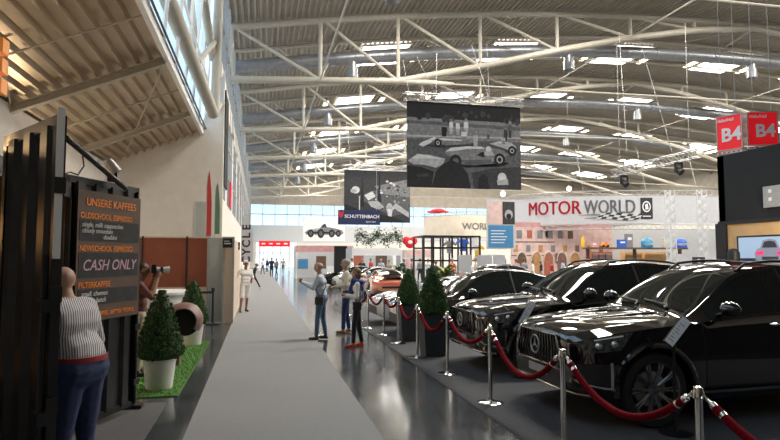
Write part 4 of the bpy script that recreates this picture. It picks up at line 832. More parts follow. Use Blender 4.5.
car('white and black sports car at the stand beyond the three visitors', (4.2, 33.4, 0), .1, SPORT, 'car_white', None, 'sport', False)
car('small black sports car in the distant row right of the aisle', (3.7, 37.3, 0), .05, SPORT, 'car_black', None, 'sport', False)
car('silver grey car behind the copper sports car', (8.3, 24.5, 0), .3, COUPE, 'car_grey', None, 'sport', False)
# ================================================================== ROPES AND POSTS
posts = [(2.95, 1.55), (2.87, 3.38), (2.79, 5.02), (2.87, 6.98), (2.92, 8.85), (2.84, 10.35), (2.9, 12.1), (2.88, 13.5), (2.76, 14.9), (2.75, 16.6), (2.75, 18.4)]
def post_tree(label, x, y):
    root = thing('rope_post', label, 'rope post', (x, y, .006), 0, 'chrome rope posts'); b = V((x, y, .006))
    part('base', MB('chrome').lathe([(.165, 0), (.165, .012), (.15, .02), (.05, .035), (.04, .05), (.01, .05)], b, 32), root)
    part('pole', MB('chrome').tube([b + Z1 * .03, b + Z1 * .95], .025, 16), root)
    part('head', MB('chrome').lathe([(.026, .90), (.036, .905), (.036, .945), (.03, .955), (.03, .975), (.012, .985), (.001, .985)], b, 20), root)
    mb = MB('chrome')
    for s in (-1, 1): mb.tube([b + V((0, s * .03, .925)), b + V((0, s * .06, .93)), b + V((0, s * .075, .915)), b + V((0, s * .065, .90))], .007, 6)
    part('hook', mb, root); return root
for i, (x, y) in enumerate(posts):
    post_tree('chrome rope post, %s from the camera along the parked cars' % ('%s' % ORD[i - 1]) if i else 'chrome rope post just outside the right edge of the photo', x, y)
for i in range(len(posts) - 1):
    a = V((*posts[i], .92)); b = V((*posts[i + 1], .92)); d = (b - a).normalized(); a = a + d * .07; b = b - d * .07; sag = .27 + .05 * ((i * 7) % 3) - (.08 if i > 4 else 0)
    pts = [a.lerp(b, t / 24) - Z1 * sag * (1 - (2 * t / 24 - 1) ** 2) for t in range(25)]
    root = thing('velvet_rope', 'red velvet rope hanging between %s' % (('the %s and %s chrome posts from the camera' % (ORD[i - 1], ORD[i])) if i else 'the nearest chrome post and the right edge'), 'rope', a, 0, 'red velvet ropes')
    part('rope', MB('red_rope').tube(pts[1:-1], .029, 12), root)
    for e0_, e1_ in ((pts[0], pts[2]), (pts[-1], pts[-3])): part('end_cap', MB('chrome').tube([e0_, e0_.lerp(e1_, .25), e0_.lerp(e1_, .3), e1_], [.010, .012, .024, .030], 12), root)
# placard stands
def placard(label, u, v, pu0, pv0, pu1, pv1, Y):
    b = flo(u, v); root = thing('placard_stand', label, 'placard stand', (b.x, b.y, .006)); b.z = .006
    part('base', MB('black').lathe([(.17, 0), (.17, .015), (.03, .03), (.01, .03)], b, 28), root)
    lo, hi = at(pu0, pv0, Y), at(pu1, pv1, Y + .02); up = (hi - lo); h = up.length; up.normalize()
    part('pole', MB('black').tube([b + Z1 * .02, V((b.x, b.y, lo.z - .1)), (lo + hi) / 2 + V((.02, .06, -.06))], .018, 10), root)
    r = V((.96, -.2, .05)).normalized(); r = (r - up * r.dot(up)).normalized(); n = up.cross(r); w = .11
    mb = MB('black'); mb.slab(lo - r * w / 2, r, up, n, w, h, .02); part('backing', mb, root)
    nn = n if n.y > 0 else -n; mb = MB('white'); o = lo - r * w / 2 - nn * (.004 if n.y > 0 else .0) + (n * .02 if n.y < 0 else V())
    mb.slab(o + r * .006 + up * .006, r, up, -nn, w - .012, h - .012, .004)
    mb.use('letter_grey')
    for k in range(7): mb.slab(o + r * .02 + up * (.05 + k * .035) - nn * .005, r, up, -nn, w - .05 - .02 * (k % 3), .008, .001)
    part('info_sheet', mb, root, label='pale printed info sheet')
placard('black placard stand with pale tilted info sheet beside the nearest SUV wheel', 676, 434, 668, 344, 687, 319, 5.25)
placard('black placard stand with pale tilted info sheet beside the second SUV', 521, 377, 521, 324, 533, 302, 8.15)
p2 = flo(437, 358); topiary('cone topiary in tall dark grey planter, nearer of the two by the ropes', (3.2, p2.y + .28, .006), .76, .235, .92, .29, 'pot_grey', 5, True)
p2 = flo(409, 342); topiary('cone topiary in tall dark grey planter, farther of the two by the ropes', (3.24, p2.y + .2, .006), .78, .235, .80, .27, 'pot_grey', 6, True)
# ================================================================== STAND B4 ON THE RIGHT
BX = 11.0
c0 = atx(717, 157, BX); c1 = atx(717, 224, BX); zt_, zb_ = c0.z, c1.z; yb = c0.y; yn = 5.0
root = thing('stand_tower', 'tall black stand wall at the right edge under the red B4 signs', 'stand wall', (BX, yb, 0))
mb = MB('black_wall'); mb.box((BX, yn, zb_), (BX + .3, yb, zt_)); mb.box((BX, yb - .2, zb_), (BX + 5, yb, zt_)); part('header_wall', mb, root)
part('edge_strip', MB('black').box((BX - .03, yn, zb_ - .03), (BX + .32, yb + .02, zb_ + .05)), root)
a, b = atx(724, 260, BX), atx(717, 260, BX); 
part('corner_post', MB('black').box((BX - .02, a.y - .1, 0), (BX + .25, b.y, zb_)), root)
root = thing('wooden_wall', 'light wooden stand wall with a screen, below the black header', 'stand wall', (BX, yn, 0))
part('panel', MB('wood_light').box((BX + .04, yn, 0), (BX + .25, a.y - .1, zb_ - .03)), root)
s0, s1 = atx(738.5, 237, BX), atx(738.5, 259, BX)
scr = thing('screen', 'large screen showing a silver car with red tail lights', 'screen', (BX, s0.y - 2.4, s1.z)); W_ = 2.5; Hh = s0.z - s1.z + .15; zc0 = s0.z - Hh
part('frame', MB('black').box((BX - .03, s0.y - W_, zc0), (BX + .04, s0.y + .02, s0.z + .02)), scr)
o = V((BX - .032, s0.y, zc0)); rr = -Y1
mb = MB('screen_blue'); mb.slab(o + rr * .03 + Z1 * .03, rr, Z1, -X1, W_ - .06, Hh - .05, .003); o2 = o - X1 * .004
mb.use('screen_dark').slab(o2 + rr * .05 + Z1 * .03, rr, Z1, -X1, W_ - .1, .14, .003)
body = [(.46, .14), (.42, .34), (.55, .44), (.72, .47), (.86, .66), (1.2, .70), (1.52, .66), (1.66, .47), (1.84, .44), (1.96, .34), (1.92, .14)]
mb.use('screen_car').prism([(x * .52 + .26, z * .86) for x, z in body], o2 - X1 * .002, rr, Z1, -X1, .002)
mb.use('screen_dark').prism([(x * .52 + .26, z * .86) for x, z in ((.82, .47), (.93, .62), (1.2, .65), (1.46, .62), (1.57, .47))], o2 - X1 * .006, rr, Z1, -X1, .002)
mb.prism([(x * .52 + .26, z * .86) for x, z in ((.8, .15), (.8, .24), (1.6, .24), (1.6, .15))], o2 - X1 * .006, rr, Z1, -X1, .002)
for x in (.5, 1.55): mb.use('screen_red').prism([(q * .52 + .26, z * .86) for q, z in ((x, .28), (x, .37), (x + .38, .39), (x + .38, .29))], o2 - X1 * .006, rr, Z1, -X1, .002)
part('picture', mb, scr)
root = thing('loudspeaker', 'small black rounded speaker silhouette on the stand beside the screen', 'speaker', atx(734, 262, BX - .25)); c = WL[root.name]; part('cabinet', MB('black').lathe([(.01, .32), (.09, .3), (.13, .2), (.13, 0), (.01, 0)], c, 18), root); part('stand', MB('black').tube([V((c.x, c.y, 0)), c], .03, 8), root)
q0, q1 = atx(766, 187, BX), atx(766, 208, BX); mb = MB('grey_metal'); mb.box((BX - .09, q0.y - .7, q1.z), (BX - .001, q0.y, q0.z)); root = thing('control_box', 'grey square box with two small windows on the black stand header', 'box', (BX - .05, q0.y - .35, q1.z)); part('casing', mb, root)
mb = MB('letter_white')
for k in (.30, .68): mb.box((BX - .095, q0.y - .22, q1.z + (q0.z - q1.z) * k), (BX - .09, q0.y - .14, q1.z + (q0.z - q1.z) * (k + .16)))
part('window', mb, root)
sp_ = V((BX - 1.3, 7.9, zb_ + .25)); root = thing('added_spotlight', 'added black spotlight, out of view, in front of the black stand header', 'spotlight', (BX, 7.9, zb_ + .3))  # spotlight added out of view to brighten the wooden stand wall
part('arm', MB('black').tube([(BX, 7.9, zb_ + .4), sp_ + V((0, 0, .15)), sp_], .025, 8), root); part('head', MB('black').lathe([(.01, -.12), (.08, -.12), (.1, .1), (.09, .1), (.07, -.05)], sp_, 16, (.62, .6, -.5)), root)
L = bpy.data.lights.new('added_spot', 'SPOT'); L.energy = 420; L.color = (1, .86, .66); L.spot_size = 2.2; L.spot_blend = .8; L.shadow_soft_size = .06
lo = link(bpy.data.objects.new('added_spot_glow', L)); lo.location = sp_ + V((.07, .02, -.06)); lo.rotation_euler = V((.62, .6, -.5)).to_track_quat('-Z', 'Y').to_euler()
# rotated cube of red B4 boards
def board(label, ua, va0, va1, ub, vb0, vb1, Ya, Yb):
    A, B = at(ua, va1, Ya), at(ub, vb1, Yb); At, Bt = at(ua, va0, Ya), at(ub, vb0, Yb); d = B - A; d.z = 0; w = d.length; d.normalize(); n = V((d.y, -d.x, 0)); z0 = (A.z + B.z) / 2; h = (At.z + Bt.z) / 2 - z0
    root = thing('stand_number_sign', label, 'sign', (A.x, A.y, z0)); o = V((A.x, A.y, z0))
    part('red_panel', MB('red_lit').slab(o - n * .03, d, Z1, n, w, h, .03), root)
    mb = MB('grey_metal')
    for (x, z, ww, hh) in ((0, 0, .025, h), (w - .025, 0, .025, h), (0, 0, w, .02), (0, h - .02, w, .02)): mb.slab(o - n * .04 + d * x + Z1 * z, d, Z1, n, ww, hh, .05)
    part('frame', mb, root)
    mb = MB('letter_white'); mb.text('B4', h * .52, o + d * (w * .58) + Z1 * (h * .42) + n * .004, d, Z1, bold=.03); part('lettering', mb, root); mb = MB('letter_white'); mb.text('Halle/Hall', h * .12, o + d * (w * .36) + Z1 * (h * .86) + n * .004, d, Z1, bold=.02); part('lettering', mb, root)
    mb = MB('letter_white'); mb.slab(o - n * .03 - Z1 * .08, d, Z1, n, w * .96, .055, .03); mb.use('letter_red')
    for k in range(5): mb.slab(o + n * .001 - Z1 * .068 + d * (w * (.06 + .18 * k)), d, Z1, n, w * .11, .03, .002)
    part('lower_strip', mb, root)
    for x in (.15, w - .15): part('wire', MB('grey_metal').tube([o + d * x + Z1 * h, o + d * x + V((0, 0, 11.5))], .008, 5), root)
board('left red B4 hall sign with white letters hanging above the black stand', 717, 118, 152, 743, 112, 148, 12.6, 12.0)
board('right red B4 hall sign with white letters hanging above the black stand', 748, 112.5, 147.5, 779, 111, 143, 11.95, 11.7)
# ================================================================== lattice truss helper
def lattice(mb, a, b, size, n, r=.025, up=Z1):
    a, b = V(a), V(b); d = (b - a).normalized(); s = d.cross(up).normalized(); t = s.cross(d); h = size / 2; cs = [s * h + t * h, -s * h + t * h, -s * h - t * h, s * h - t * h]
    for c in cs: mb.tube([a + c, b + c], r, 5)
    for i in range(n):
        p, q = a.lerp(b, i / n), a.lerp(b, (i + 1) / n)
        for k in range(4): mb.tube([p + cs[k], q + cs[(k + 1) % 4]] if i % 2 else [p + cs[(k + 1) % 4], q + cs[k]], r * .6, 4)
    return mb
# ================================================================== HANGING PHOTO BANNERS
def hanging(label, tl, br, Y, polys, wires, tname, seed=0):
    a, b = at(tl[0], br[1], Y), at(br[0], tl[1], Y); w, h = b.x - a.x, b.z - a.z; o = V((a.x, Y, a.z))
    root = thing('photo_banner', label, 'banner', (a.x + w / 2, Y, a.z)); part('cloth', MB('g1').box(o, o + V((w, .03, h))), root)
    mb = MB(); lay = 0
    for m, pts in polys:
        lay += 1; mb.use(m); mb.add([o + V((min(max(x, 0), 1) * w, -.003 - .0006 * lay, min(max(z, 0), 1) * h)) for x, z in pts], [list(range(len(pts)))])
    part('printed_picture', mb, root, smooth=None)
    t = MB('grey_metal'); zt = o.z + h + .2; lattice(t, (o.x - .15, Y, zt), (o.x + w + .15, Y, zt), .34, int(w / .3), .028); part('truss', t, root)
    mt = MB('grey_metal')
    for wx, tx, tz in wires: mt.tube([(o.x + w * wx, Y, zt + .15), (o.x + w * tx, Y + .8, tz)], .014, 5)
    part('wire', mt, root)
def ell(cx, cz, rx, rz, n=16, a0=0, a1=2 * math.pi): return [(cx + math.cos(a0 + (a1 - a0) * i / n) * rx, cz + math.sin(a0 + (a1 - a0) * i / n) * rz) for i in range(n + (a1 - a0 < 6.28))]
def racer(cx, cz, s, f=1, body='g3', asp=1.35):
    X = lambda x: cx + f * x * s; Zs = lambda z: cz + z * s * asp
    P = lambda pts: [(X(x), Zs(z)) for x, z in pts]
    pl = [('g1', P([(-1, -.22), (1, -.22), (.9, -.12), (-.9, -.12)])), (body, P([(-1.05, .02), (-.95, .14), (-.5, .26), (0, .3), (.3, .3), (.5, .26), (.9, .2), (1.05, .06), (1, -.1), (.6, -.16), (-.5, -.16), (-.95, -.12)])), ('g4', P([(-.9, .12), (-.5, .24), (0, .28), (.3, .29), (.3, .24), (0, .22), (-.5, .17)])), ('g0', P([(-.1, .3), (.3, .31), (.26, .2), (-.02, .18)])),
          ('g5', P(ell(.12, .42, .11, .12))), ('g3', P([(.0, .3), (.02, .36), (.22, .36), (.26, .28)]))]
    for wx in (-.62, .68): pl += [('g0', P(ell(wx, -.12, .22, .24))), ('g3', P(ell(wx, -.12, .13, .14))), ('g0', P(ell(wx, -.12, .09, .1)))]
    return pl
def figure(x, z, h, m1='g5', m2='g4'):
    return [(m2, [(x - h * .11, z), (x + h * .11, z), (x + h * .12, z + h * .5), (x - h * .12, z + h * .5)]), (m1, [(x - h * .16, z + h * .42), (x + h * .16, z + h * .42), (x + h * .15, z + h * .78), (x - h * .15, z + h * .78)]), ('g3', ell(x, z + h * .88, h * .09, h * .11, 10))]
def cv(pts): return [((x - 68) / 454, 1 - (y - 68) / 322) for x, y in pts]
def disc(x, y, r): return cv([(x + math.cos(6.283 * i / 14) * r * .92, y + math.sin(6.283 * i / 14) * r) for i in range(14)])
pic = [('g2', cv([(68, 390), (522, 390), (522, 200), (68, 200)])), ('g0', cv([(68, 68), (522, 68), (522, 132), (68, 128)])), ('g3', cv([(68, 128), (522, 132), (522, 205), (68, 208)])), ('g2', cv([(68, 140), (522, 146), (522, 160), (68, 152)])), ('g4', cv([(68, 196), (522, 186), (522, 192), (68, 203)])), ('g1', cv([(330, 390), (522, 390), (522, 300), (400, 310), (320, 330)]))]
rnd = random.Random(2)
for i in range(26): pic.append((['g1', 'g0', 'g1'][i % 3], disc(rnd.uniform(80, 510), rnd.uniform(90, 132), rnd.uniform(6, 15))))
def man(x, y0, y1, w, up='g5', dn='g4'): h = y1 - y0; return [(dn, cv([(x - w * .8, y1), (x + w * .8, y1), (x + w, y0 + h * .5), (x - w, y0 + h * .5)])), (up, cv([(x - w * 1.2, y0 + h * .58), (x + w * 1.2, y0 + h * .58), (x + w, y0 + h * .2), (x - w, y0 + h * .2)])), ('g3', disc(x, y0 + h * .1, h * .11))]
for a in ((240, 128, 186, 7), (266, 132, 188, 7), (299, 124, 186, 8), (388, 152, 200, 6, 'g3', 'g2'), (460, 148, 205, 7, 'g1', 'g1'), (478, 124, 190, 6, 'g2', 'g1'), (212, 152, 196, 10, 'g0', 'g0')): pic += man(*a)
pic += [('g1', cv([(120, 232), (330, 222), (330, 232), (200, 240)])), ('g5', cv([(112, 232), (124, 222), (172, 200), (182, 202), (160, 222), (130, 238)])), ('g3', cv([(160, 214), (200, 205), (280, 208), (322, 200), (336, 212), (300, 222), (215, 230)])), ('g5', cv([(180, 207), (205, 203), (280, 206), (322, 199), (280, 210), (210, 211)])), ('g0', disc(187, 222, 16)), ('g4', disc(187, 222, 8)), ('g0', disc(187, 222, 4))]
pic += man(290, 166, 212, 10, 'g5', 'g3') + man(336, 176, 228, 9, 'g4', 'g4')
pic += [('g4', cv([(390, 216), (440, 204), (482, 208), (503, 224), (494, 248), (470, 238), (430, 226)])), ('g5', cv([(400, 214), (440, 205), (470, 208), (440, 212)])), ('g0', disc(485, 240, 19)), ('g4', disc(485, 240, 10)), ('g0', disc(485, 240, 6))] + man(449, 184, 216, 8, 'g4', 'g3')
pic += [('g0', cv([(230, 300), (450, 296), (470, 286), (440, 300), (300, 308)])), ('g3', cv([(213, 254), (236, 238), (300, 229), (360, 228), (410, 234), (446, 240), (474, 254), (458, 266), (420, 272), (400, 292), (330, 301), (285, 300), (250, 272), (222, 270)])), ('g5', cv([(216, 253), (238, 238), (300, 230), (360, 229), (375, 236), (300, 240), (250, 250)])), ('g2', cv([(270, 284), (400, 276), (398, 290), (330, 300), (285, 299)])), ('g0', cv([(340, 262), (362, 248), (384, 258), (366, 270)])), ('g5', disc(388, 238, 12)), ('g4', cv([(372, 246), (404, 246), (412, 262), (370, 262)])), ('g0', disc(433, 276, 25)), ('g4', disc(433, 276, 14)), ('g0', disc(433, 276, 9)), ('g0', disc(256, 288, 25)), ('g2', disc(256, 288, 13))]
pic += [('g4', cv([(70, 292), (105, 266), (150, 268), (214, 280), (206, 302), (178, 316), (130, 306), (90, 306)])), ('g5', cv([(84, 284), (108, 268), (150, 270), (206, 282), (150, 282)])), ('g0', cv([(160, 390), (178, 330), (205, 300), (240, 284), (276, 300), (304, 336), (316, 390)])), ('g0', cv([(68, 310), (120, 314), (170, 330), (160, 390), (68, 390)])), ('g1', cv([(100, 345), (150, 336), (152, 348), (110, 352)])), ('g0', cv([(345, 390), (350, 345), (366, 332), (384, 345), (388, 390)])), ('g5', disc(442, 346, 20)), ('g4', cv([(420, 355), (465, 350), (468, 372), (424, 374)])), ('g1', cv([(415, 374), (470, 372), (475, 390), (412, 390)]))]
hanging('large black and white banner photo of old racing cars hung from truss', (407, 107.5), (520, 187), 27.0, pic, ((.25, .12, 12.0), (.25, .3, 12.3), (.72, .62, 12.8), (.72, .76, 13), (.02, .0, 11.8)), '')
pic2 = [('g1', [(0, 0), (1, 0), (1, 1), (0, 1)]), ('g2', [(.2, .5), (.45, .62), (1, .55), (1, .2), (.7, .12), (.3, .4)]), ('g3', [(.45, .7), (1, .86), (1, .5), (.6, .55)]), ('g0', [(.24, .3), (.27, .95), (.3, .3)]), ('g0', [(.5, .4), (.53, 1), (.56, .4)])]
for i in range(46): x, z = rnd.uniform(.42, .98), rnd.uniform(.25, .8); pic2.append((rnd.choice(['g1', 'g3', 'g4', 'g2', 'g5']), ell(x, z, rnd.uniform(.008, .03), rnd.uniform(.01, .03), 7)))
pic2 += [('g5', ell(.17, .62, .06, .07)), ('g4', ell(.14, .60, .05, .04)), ('g5', [(.22, .2), (.235, .2), (.235, .5), (.22, .5)]), ('g5', [(.30, .52), (.42, .6), (.47, .5), (.36, .42)]), ('g4', [(.35, .4), (.5, .42), (.6, .3), (.52, .25), (.4, .3)]), ('g4', ell(.68, .28, .05, .1)), ('g5', [(.66, .1), (.71, .1), (.73, .26), (.65, .26)]), ('g4', [(.72, .3), (.98, .1), (.98, .2), (.78, .38)]), ('g0', [(0, 0), (.98, 0), (.7, .12), (.3, .2), (0, .35)])]
hanging('smaller black and white banner photo of a racetrack crowd', (344, 172), (410, 222), 44.0, pic2, ((.1, .05, 12.5), (.9, .95, 12.8)), '')
# navy sign and white race car banner
def flat(name, label, cat, u0, v0, u1, v1, Y, m, fn=None, t=.05, hang=None):
    a, b = at(u0, v1, Y), at(u1, v0, Y); w, h = b.x - a.x, b.z - a.z; o = V((a.x, Y, a.z)); root = thing(name, label, cat, (a.x + w / 2, Y, a.z)); part('panel', MB(m).box(o, o + V((w, t, h))), root)
    if fn: fn(root, o, w, h)
    if hang:
        for x in (.08, .92): part('wire', MB('grey_metal').tube([o + V((w * x, t / 2, h)), o + V((w * x, t / 2, hang - o.z))], .012, 5), root)
    return root, o, w, h
FR = V((0, -.004, 0))
def navy(root, o, w, h):
    part('lettering', MB('letter_white').text('SCHUTTENBACH', h * .31, o + FR + V((w * .57, 0, h * .56)), X1, Z1, bold=.02), root)
    part('lettering', MB('letter_white').text('sport cars', h * .17, o + FR + V((w * .78, 0, h * .22)), X1, Z1), root)
    part('emblem', MB('letter_red').prism([(-.09, .12), (.0, .06), (.09, .12), (.07, -.05), (0, -.14), (-.07, -.05)], o + FR + V((w * .07, 0, h * .7)), X1 * 2.2, Z1 * 2.2, -Y1, .004), root)
flat('company_sign', 'dark navy sign with white capital lettering below the smaller photo banner', 'sign', 338, 210.5, 380, 224.5, 42.5, 'navy', navy, hang=11.5)
def wcar(root, o, w, h):
    mb = MB(); lay = 0
    polys = [('g3', [(.04, .36), (.12, .46), (.30, .52), (.40, .55), (.46, .68), (.52, .70), (.56, .60), (.75, .54), (.93, .46), (.97, .34), (.90, .26), (.08, .26)]), ('g4', [(.12, .45), (.30, .51), (.40, .54), (.40, .48), (.2, .42)]), ('g1', [(.43, .56), (.49, .72), (.53, .72), (.56, .58)]), ('g0', [(.08, .36), (.45, .40), (.9, .36), (.9, .32), (.1, .31)])]
    for x, r in ((.18, .13), (.42, .15), (.68, .13), (.84, .11)): polys += [('g0', ell(x, .32, r * .55, r * 1.3)), ('g2', ell(x, .32, r * .28, r * .7))]
    for m, pts in polys: lay += 1; mb.use(m).add([o + V((x * w, -.004 - .002 * lay, z * h)) for x, z in pts], [list(range(len(pts)))])
    part('printed_picture', mb, root, smooth=None)
flat('race_car_banner', 'white banner with a grey old racing car near the far wall', 'banner', 303, 217.5, 345, 241, 62, 'white', wcar, hang=12)
def redtxt(root, o, w, h): part('lettering', MB('letter_white').text('WELCOME', h * .0 + .01, o + FR, X1, Z1), root)
def strips(root, o, w, h):
    mb = MB('letter_white')
    for k in range(4): mb.box(o + V((w * (.08 + .24 * k), -.01, h * .38)), o + V((w * (.2 + .24 * k), 0, h * .62)))
    part('lettering', mb, root)
flat('red_gate_sign', 'long red sign over the bright doors at the end of the aisle', 'sign', 259, 241, 290, 246.5, 80, 'red_lit', strips, .2)
p0_, p1_ = at(290, 246, 80), at(259, 246, 80)
for i, x in enumerate((p1_.x + .1, p0_.x - .1)): tag(solo('gate_post', MB('white').box((x - .12, 80.02, 0), (x + .12, 80.2, p0_.z))), 'white post carrying the %s end of the long red gate sign' % ('left' if i == 0 else 'right'), 'post')
# ================================================================== STANDS BEYOND THE CARS
def stand(label, u0, v0, u1, Y, m, depth=3, fascia=None, extra=None):
    a, b = at(u0, v0, Y), at(u1, v0, Y); root = thing('stand_booth', label, 'exhibition stand', ((a.x + b.x) / 2, Y, 0))
    part('back_wall', MB(m).box((a.x, Y + depth, 0), (b.x, Y + depth + .08, a.z)), root); part('side_wall', MB(m).box((a.x, Y, 0), (a.x + .08, Y + depth, a.z)), root)
    part('fascia', MB(fascia or m).box((a.x, Y - .05, a.z - .55), (b.x, Y + .03, a.z)), root)
    mb = MB('white')
    for x in (a.x + .05, b.x - .05): mb.box((x - .06, Y - .04, 0), (x + .06, Y + .06, a.z - .55))
    part('post', mb, root)
    rn = random.Random(int(u0)); n = max(2, int((b.x - a.x) / 1.3))
    for i in range(n):
        x = a.x + (b.x - a.x) * (i + .5) / n; hh = rn.uniform(.8, 1.7); part('poster', MB(rn.choice(['chalkboard', 'terracotta', 'blue_panel', 'pink', 'offwhite', 'wood_dark', 'grey_cloth'])).box((x - .45, Y + depth - .04, .8), (x + .45, Y + depth, .8 + hh)), root)
    part('counter', MB('white').box((a.x + (b.x - a.x) * .55, Y + .4, 0), (a.x + (b.x - a.x) * .85, Y + 1, 1.05)), root)
    return root
stand('white exhibition stand with pale red fascia beyond the visitors', 296, 245.5, 353, 50, 'offwhite', 3, 'pink')
stand('white exhibition stand with white fascia behind the copper sports car', 352, 248, 402, 42, 'offwhite', 3, 'white')
stand('pink fronted exhibition stand left of the black frame structure', 404, 250, 432, 42, 'fabric_white', 2.5, 'pink_light')
mb = MB('black_wall'); a = at(341, 246, 47); mb.box((a.x - .5, 47, 0), (a.x + .5, 47.6, a.z)); tag(solo('dark_pillar', mb), 'dark square pillar standing in front of the pale red stand', 'pillar')
# red and dark display wall on the aisle far right side
mb = MB('terracotta'); a = at(300, 252, 62); mb.box((a.x, 62, 0), (a.x + .3, 70, a.z + .6)); tag(solo('display_wall', mb), 'dark red display wall on the right side of the far aisle', 'display wall')
# plant garland on a truss
a, b = at(356, 236, 47), at(402, 236, 47); root = thing('garland', 'truss draped with green leaves hanging above the white stand', 'garland', ((a.x + b.x) / 2, 47, a.z)); t = MB('grey_metal'); lattice(t, a, b, .3, 12, .03); part('truss', t, root)
mb = MB('leaf'); rn = random.Random(5)
for i in range(900):
    k = rn.random(); p = a.lerp(b, k) + V((0, rn.uniform(-.4, .4), rn.gauss(-.1 + .25 * math.sin(k * 17), .28))); d = V((rn.uniform(-1, 1), rn.uniform(-1, 1), rn.uniform(-1, .4))).normalized(); s = d.cross(V((.3, .2, 1))).normalized(); mb.use('leaf' if rn.random() < .6 else 'leaf_deep'); mb.add([p, p + d * .12 + s * .06, p + d * .26, p + d * .12 - s * .06], [(0, 1, 2, 3)])
part('foliage', mb, root, smooth=None)
for x in (a, b): part('wire', MB('grey_metal').tube([x, x + V((0, 0, 7))], .015, 5), root)
a = at(410, 242, 46.5); root = thing('red_balloon_sign', 'round glossy red sign with two lobes above the stands, right of the garland', 'sign', a); mb = MB('red_sign'); mb.ball(a + V((-.28, 0, .1)), (.36, .12, .36), 18); mb.ball(a + V((.28, 0, .1)), (.36, .12, .36), 18); mb.ball(a + V((0, 0, -.18)), (.42, .12, .34), 18); part('body', mb, root); part('white_spot', MB('white').ball(a + V((0, -.1, -.02)), (.2, .05, .16), 12), root); part('wire', MB('grey_metal').tube([a, a + V((0, 0, 8))], .012, 5), root)
# black frame structure
a, b = at(424, 236, 36), at(480, 236, 36); root = thing('black_frame', 'open black scaffold frame left of the blue banner', 'frame', ((a.x + b.x) / 2, 36, 0))
for i in range(7):
    x = a.x + (b.x - a.x) * i / 6
    for yy in (36, 38.5): part('upright', MB('black_metal').box((x - .05, yy, 0), (x + .05, yy + .1, a.z)), root)
mb = MB('black_metal')
for z in (a.z, a.z - .75, a.z - 1.6):
    for yy in (36, 38.5): mb.box((a.x, yy, z - .05), (b.x, yy + .1, z + .05))
for i in range(7): x = a.x + (b.x - a.x) * i / 6; mb.box((x - .04, 36, a.z - .05), (x + .04, 38.6, a.z + .05))
part('rail', mb, root)
for i, (u, v, m, lab) in enumerate(((463, 245, 'blue_bright', 'blue shirt hung high in the black scaffold frame'), (475, 244, 'white', 'white shirt hung high in the black scaffold frame'), (478, 251, 'yellow', 'yellow shirt hung in the black scaffold frame'), (450, 247, 'grey_cloth', 'grey shirt hung in the black scaffold frame'))):
    p = at(u, v, 36.9); mb = MB(m); mb.prism([(-.2, -.42), (.2, -.42), (.2, .18), (.42, .05), (.48, .2), (.22, .4), (-.22, .4), (-.48, .2), (-.42, .05), (-.2, .18)], p, X1, Z1, Y1, .08); tag(solo('hung_shirt', mb), lab, 'shirt')
# second, farther ring banner
def arc_banner(name, label, cx, cy, rx, ry, z0, z1, t0, t1, m, n=40):
    root = thing(name, label, 'ring banner', (cx, cy, z0)); P = lambda t, k=1.0: V((cx + math.sin(t) * rx * k, cy - math.cos(t) * ry * k, 0)); mb = MB(m)
    mb.grid(lambda u, v: P(t0 + (t1 - t0) * u) + Z1 * (z0 + (z1 - z0) * v), n, 3); mb.grid(lambda u, v: P(t0 + (t1 - t0) * u, .996) + Z1 * (z0 + (z1 - z0) * v), n, 3, True); part('cloth', mb, root)
    tr = MB('grey_metal')
    for z in (z1 + .2, z0 - .25):
        for dz in (-.17, .17):
            for k in (1.0, .965): tr.tube([P(t0 + (t1 - t0) * i / n, k) + Z1 * (z + dz) for i in range(n + 1)], .03, 5)
        for i in range(n * 2):
            ta, tb = t0 + (t1 - t0) * i / (2 * n), t0 + (t1 - t0) * (i + 1) / (2 * n); s = .17 if i % 2 else -.17
            tr.tube([P(ta) + Z1 * (z + s), P(tb) + Z1 * (z - s)], .02, 4); tr.tube([P(ta) + Z1 * (z + s), P(tb, .965) + Z1 * (z + s)], .016, 4)
    part('truss', tr, root); return root, P
cc = at(459, 225, 68); zz0, zz1 = at(459, 236, 60).z, at(459, 214, 60).z
root, P = arc_banner('ring_banner', 'farther round white ring banner with grey and red lettering', cc.x, 68, 5.2, 7, zz0, zz1, -1.3, 1.3, 'cream_wall')
mb = MB('letter_grey'); mb.text('WORLD', 1.05, V(), X1, Z1, bold=.02, bend=lambda p: P(-.02 + p.x / 5.4, 1.004) + Z1 * ((zz0 + zz1) / 2 - .1 + p.y)); part('lettering', mb, root)
a = at(438, 211, 60); mb = MB('red_sign'); mb.ball(a, (.85, .85, .28), 16); mb.use('red_sign').lathe([(1.2, 0), (1.2, .1), (.01, .14)], a - V((0, 0, .15)), 20); tag(solo('red_dome', mb), 'flat red dome shape on the far ring banner', 'roof sign')
# blue and photo banner
def bluebanner(root, o, w, h):
    part('blue_field', MB('blue_panel').box(o + V((w * .05, -.01, h * .03)), o + V((w * .92, 0, h * .48))), root)
    part('pink_field', MB('pink_light').box(o + V((w * .05, -.01, h * .50)), o + V((w * .55, 0, h * .95))), root)
    mb = MB('g1'); mb.box(o + V((w * .55, -.012, h * .5)), o + V((w * .98, 0, h * .96))); mb.use('g4').add([o + V((w * (.77 + x), -.016, h * (.7 + z))) for x, z in ell(0, 0, .14, .1)], [list(range(16))]); mb.use('g0').add([o + V((w * (.77 + x), -.02, h * (.66 + z))) for x, z in ell(0, 0, .09, .06)], [list(range(16))]); part('photo', mb, root)
    mb = MB('letter_white')
    for k in range(5): mb.box(o + V((w * .14, -.014, h * (.12 + .06 * k))), o + V((w * (.6 + .05 * (k % 3)), -.01, h * (.135 + .06 * k))))
    part('lettering', mb, root)
flat('blue_banner', 'white hanging banner with blue lower half and dark photo, left of the ring', 'banner', 487, 200, 515, 249, 33, 'fabric_white', bluebanner, hang=12)
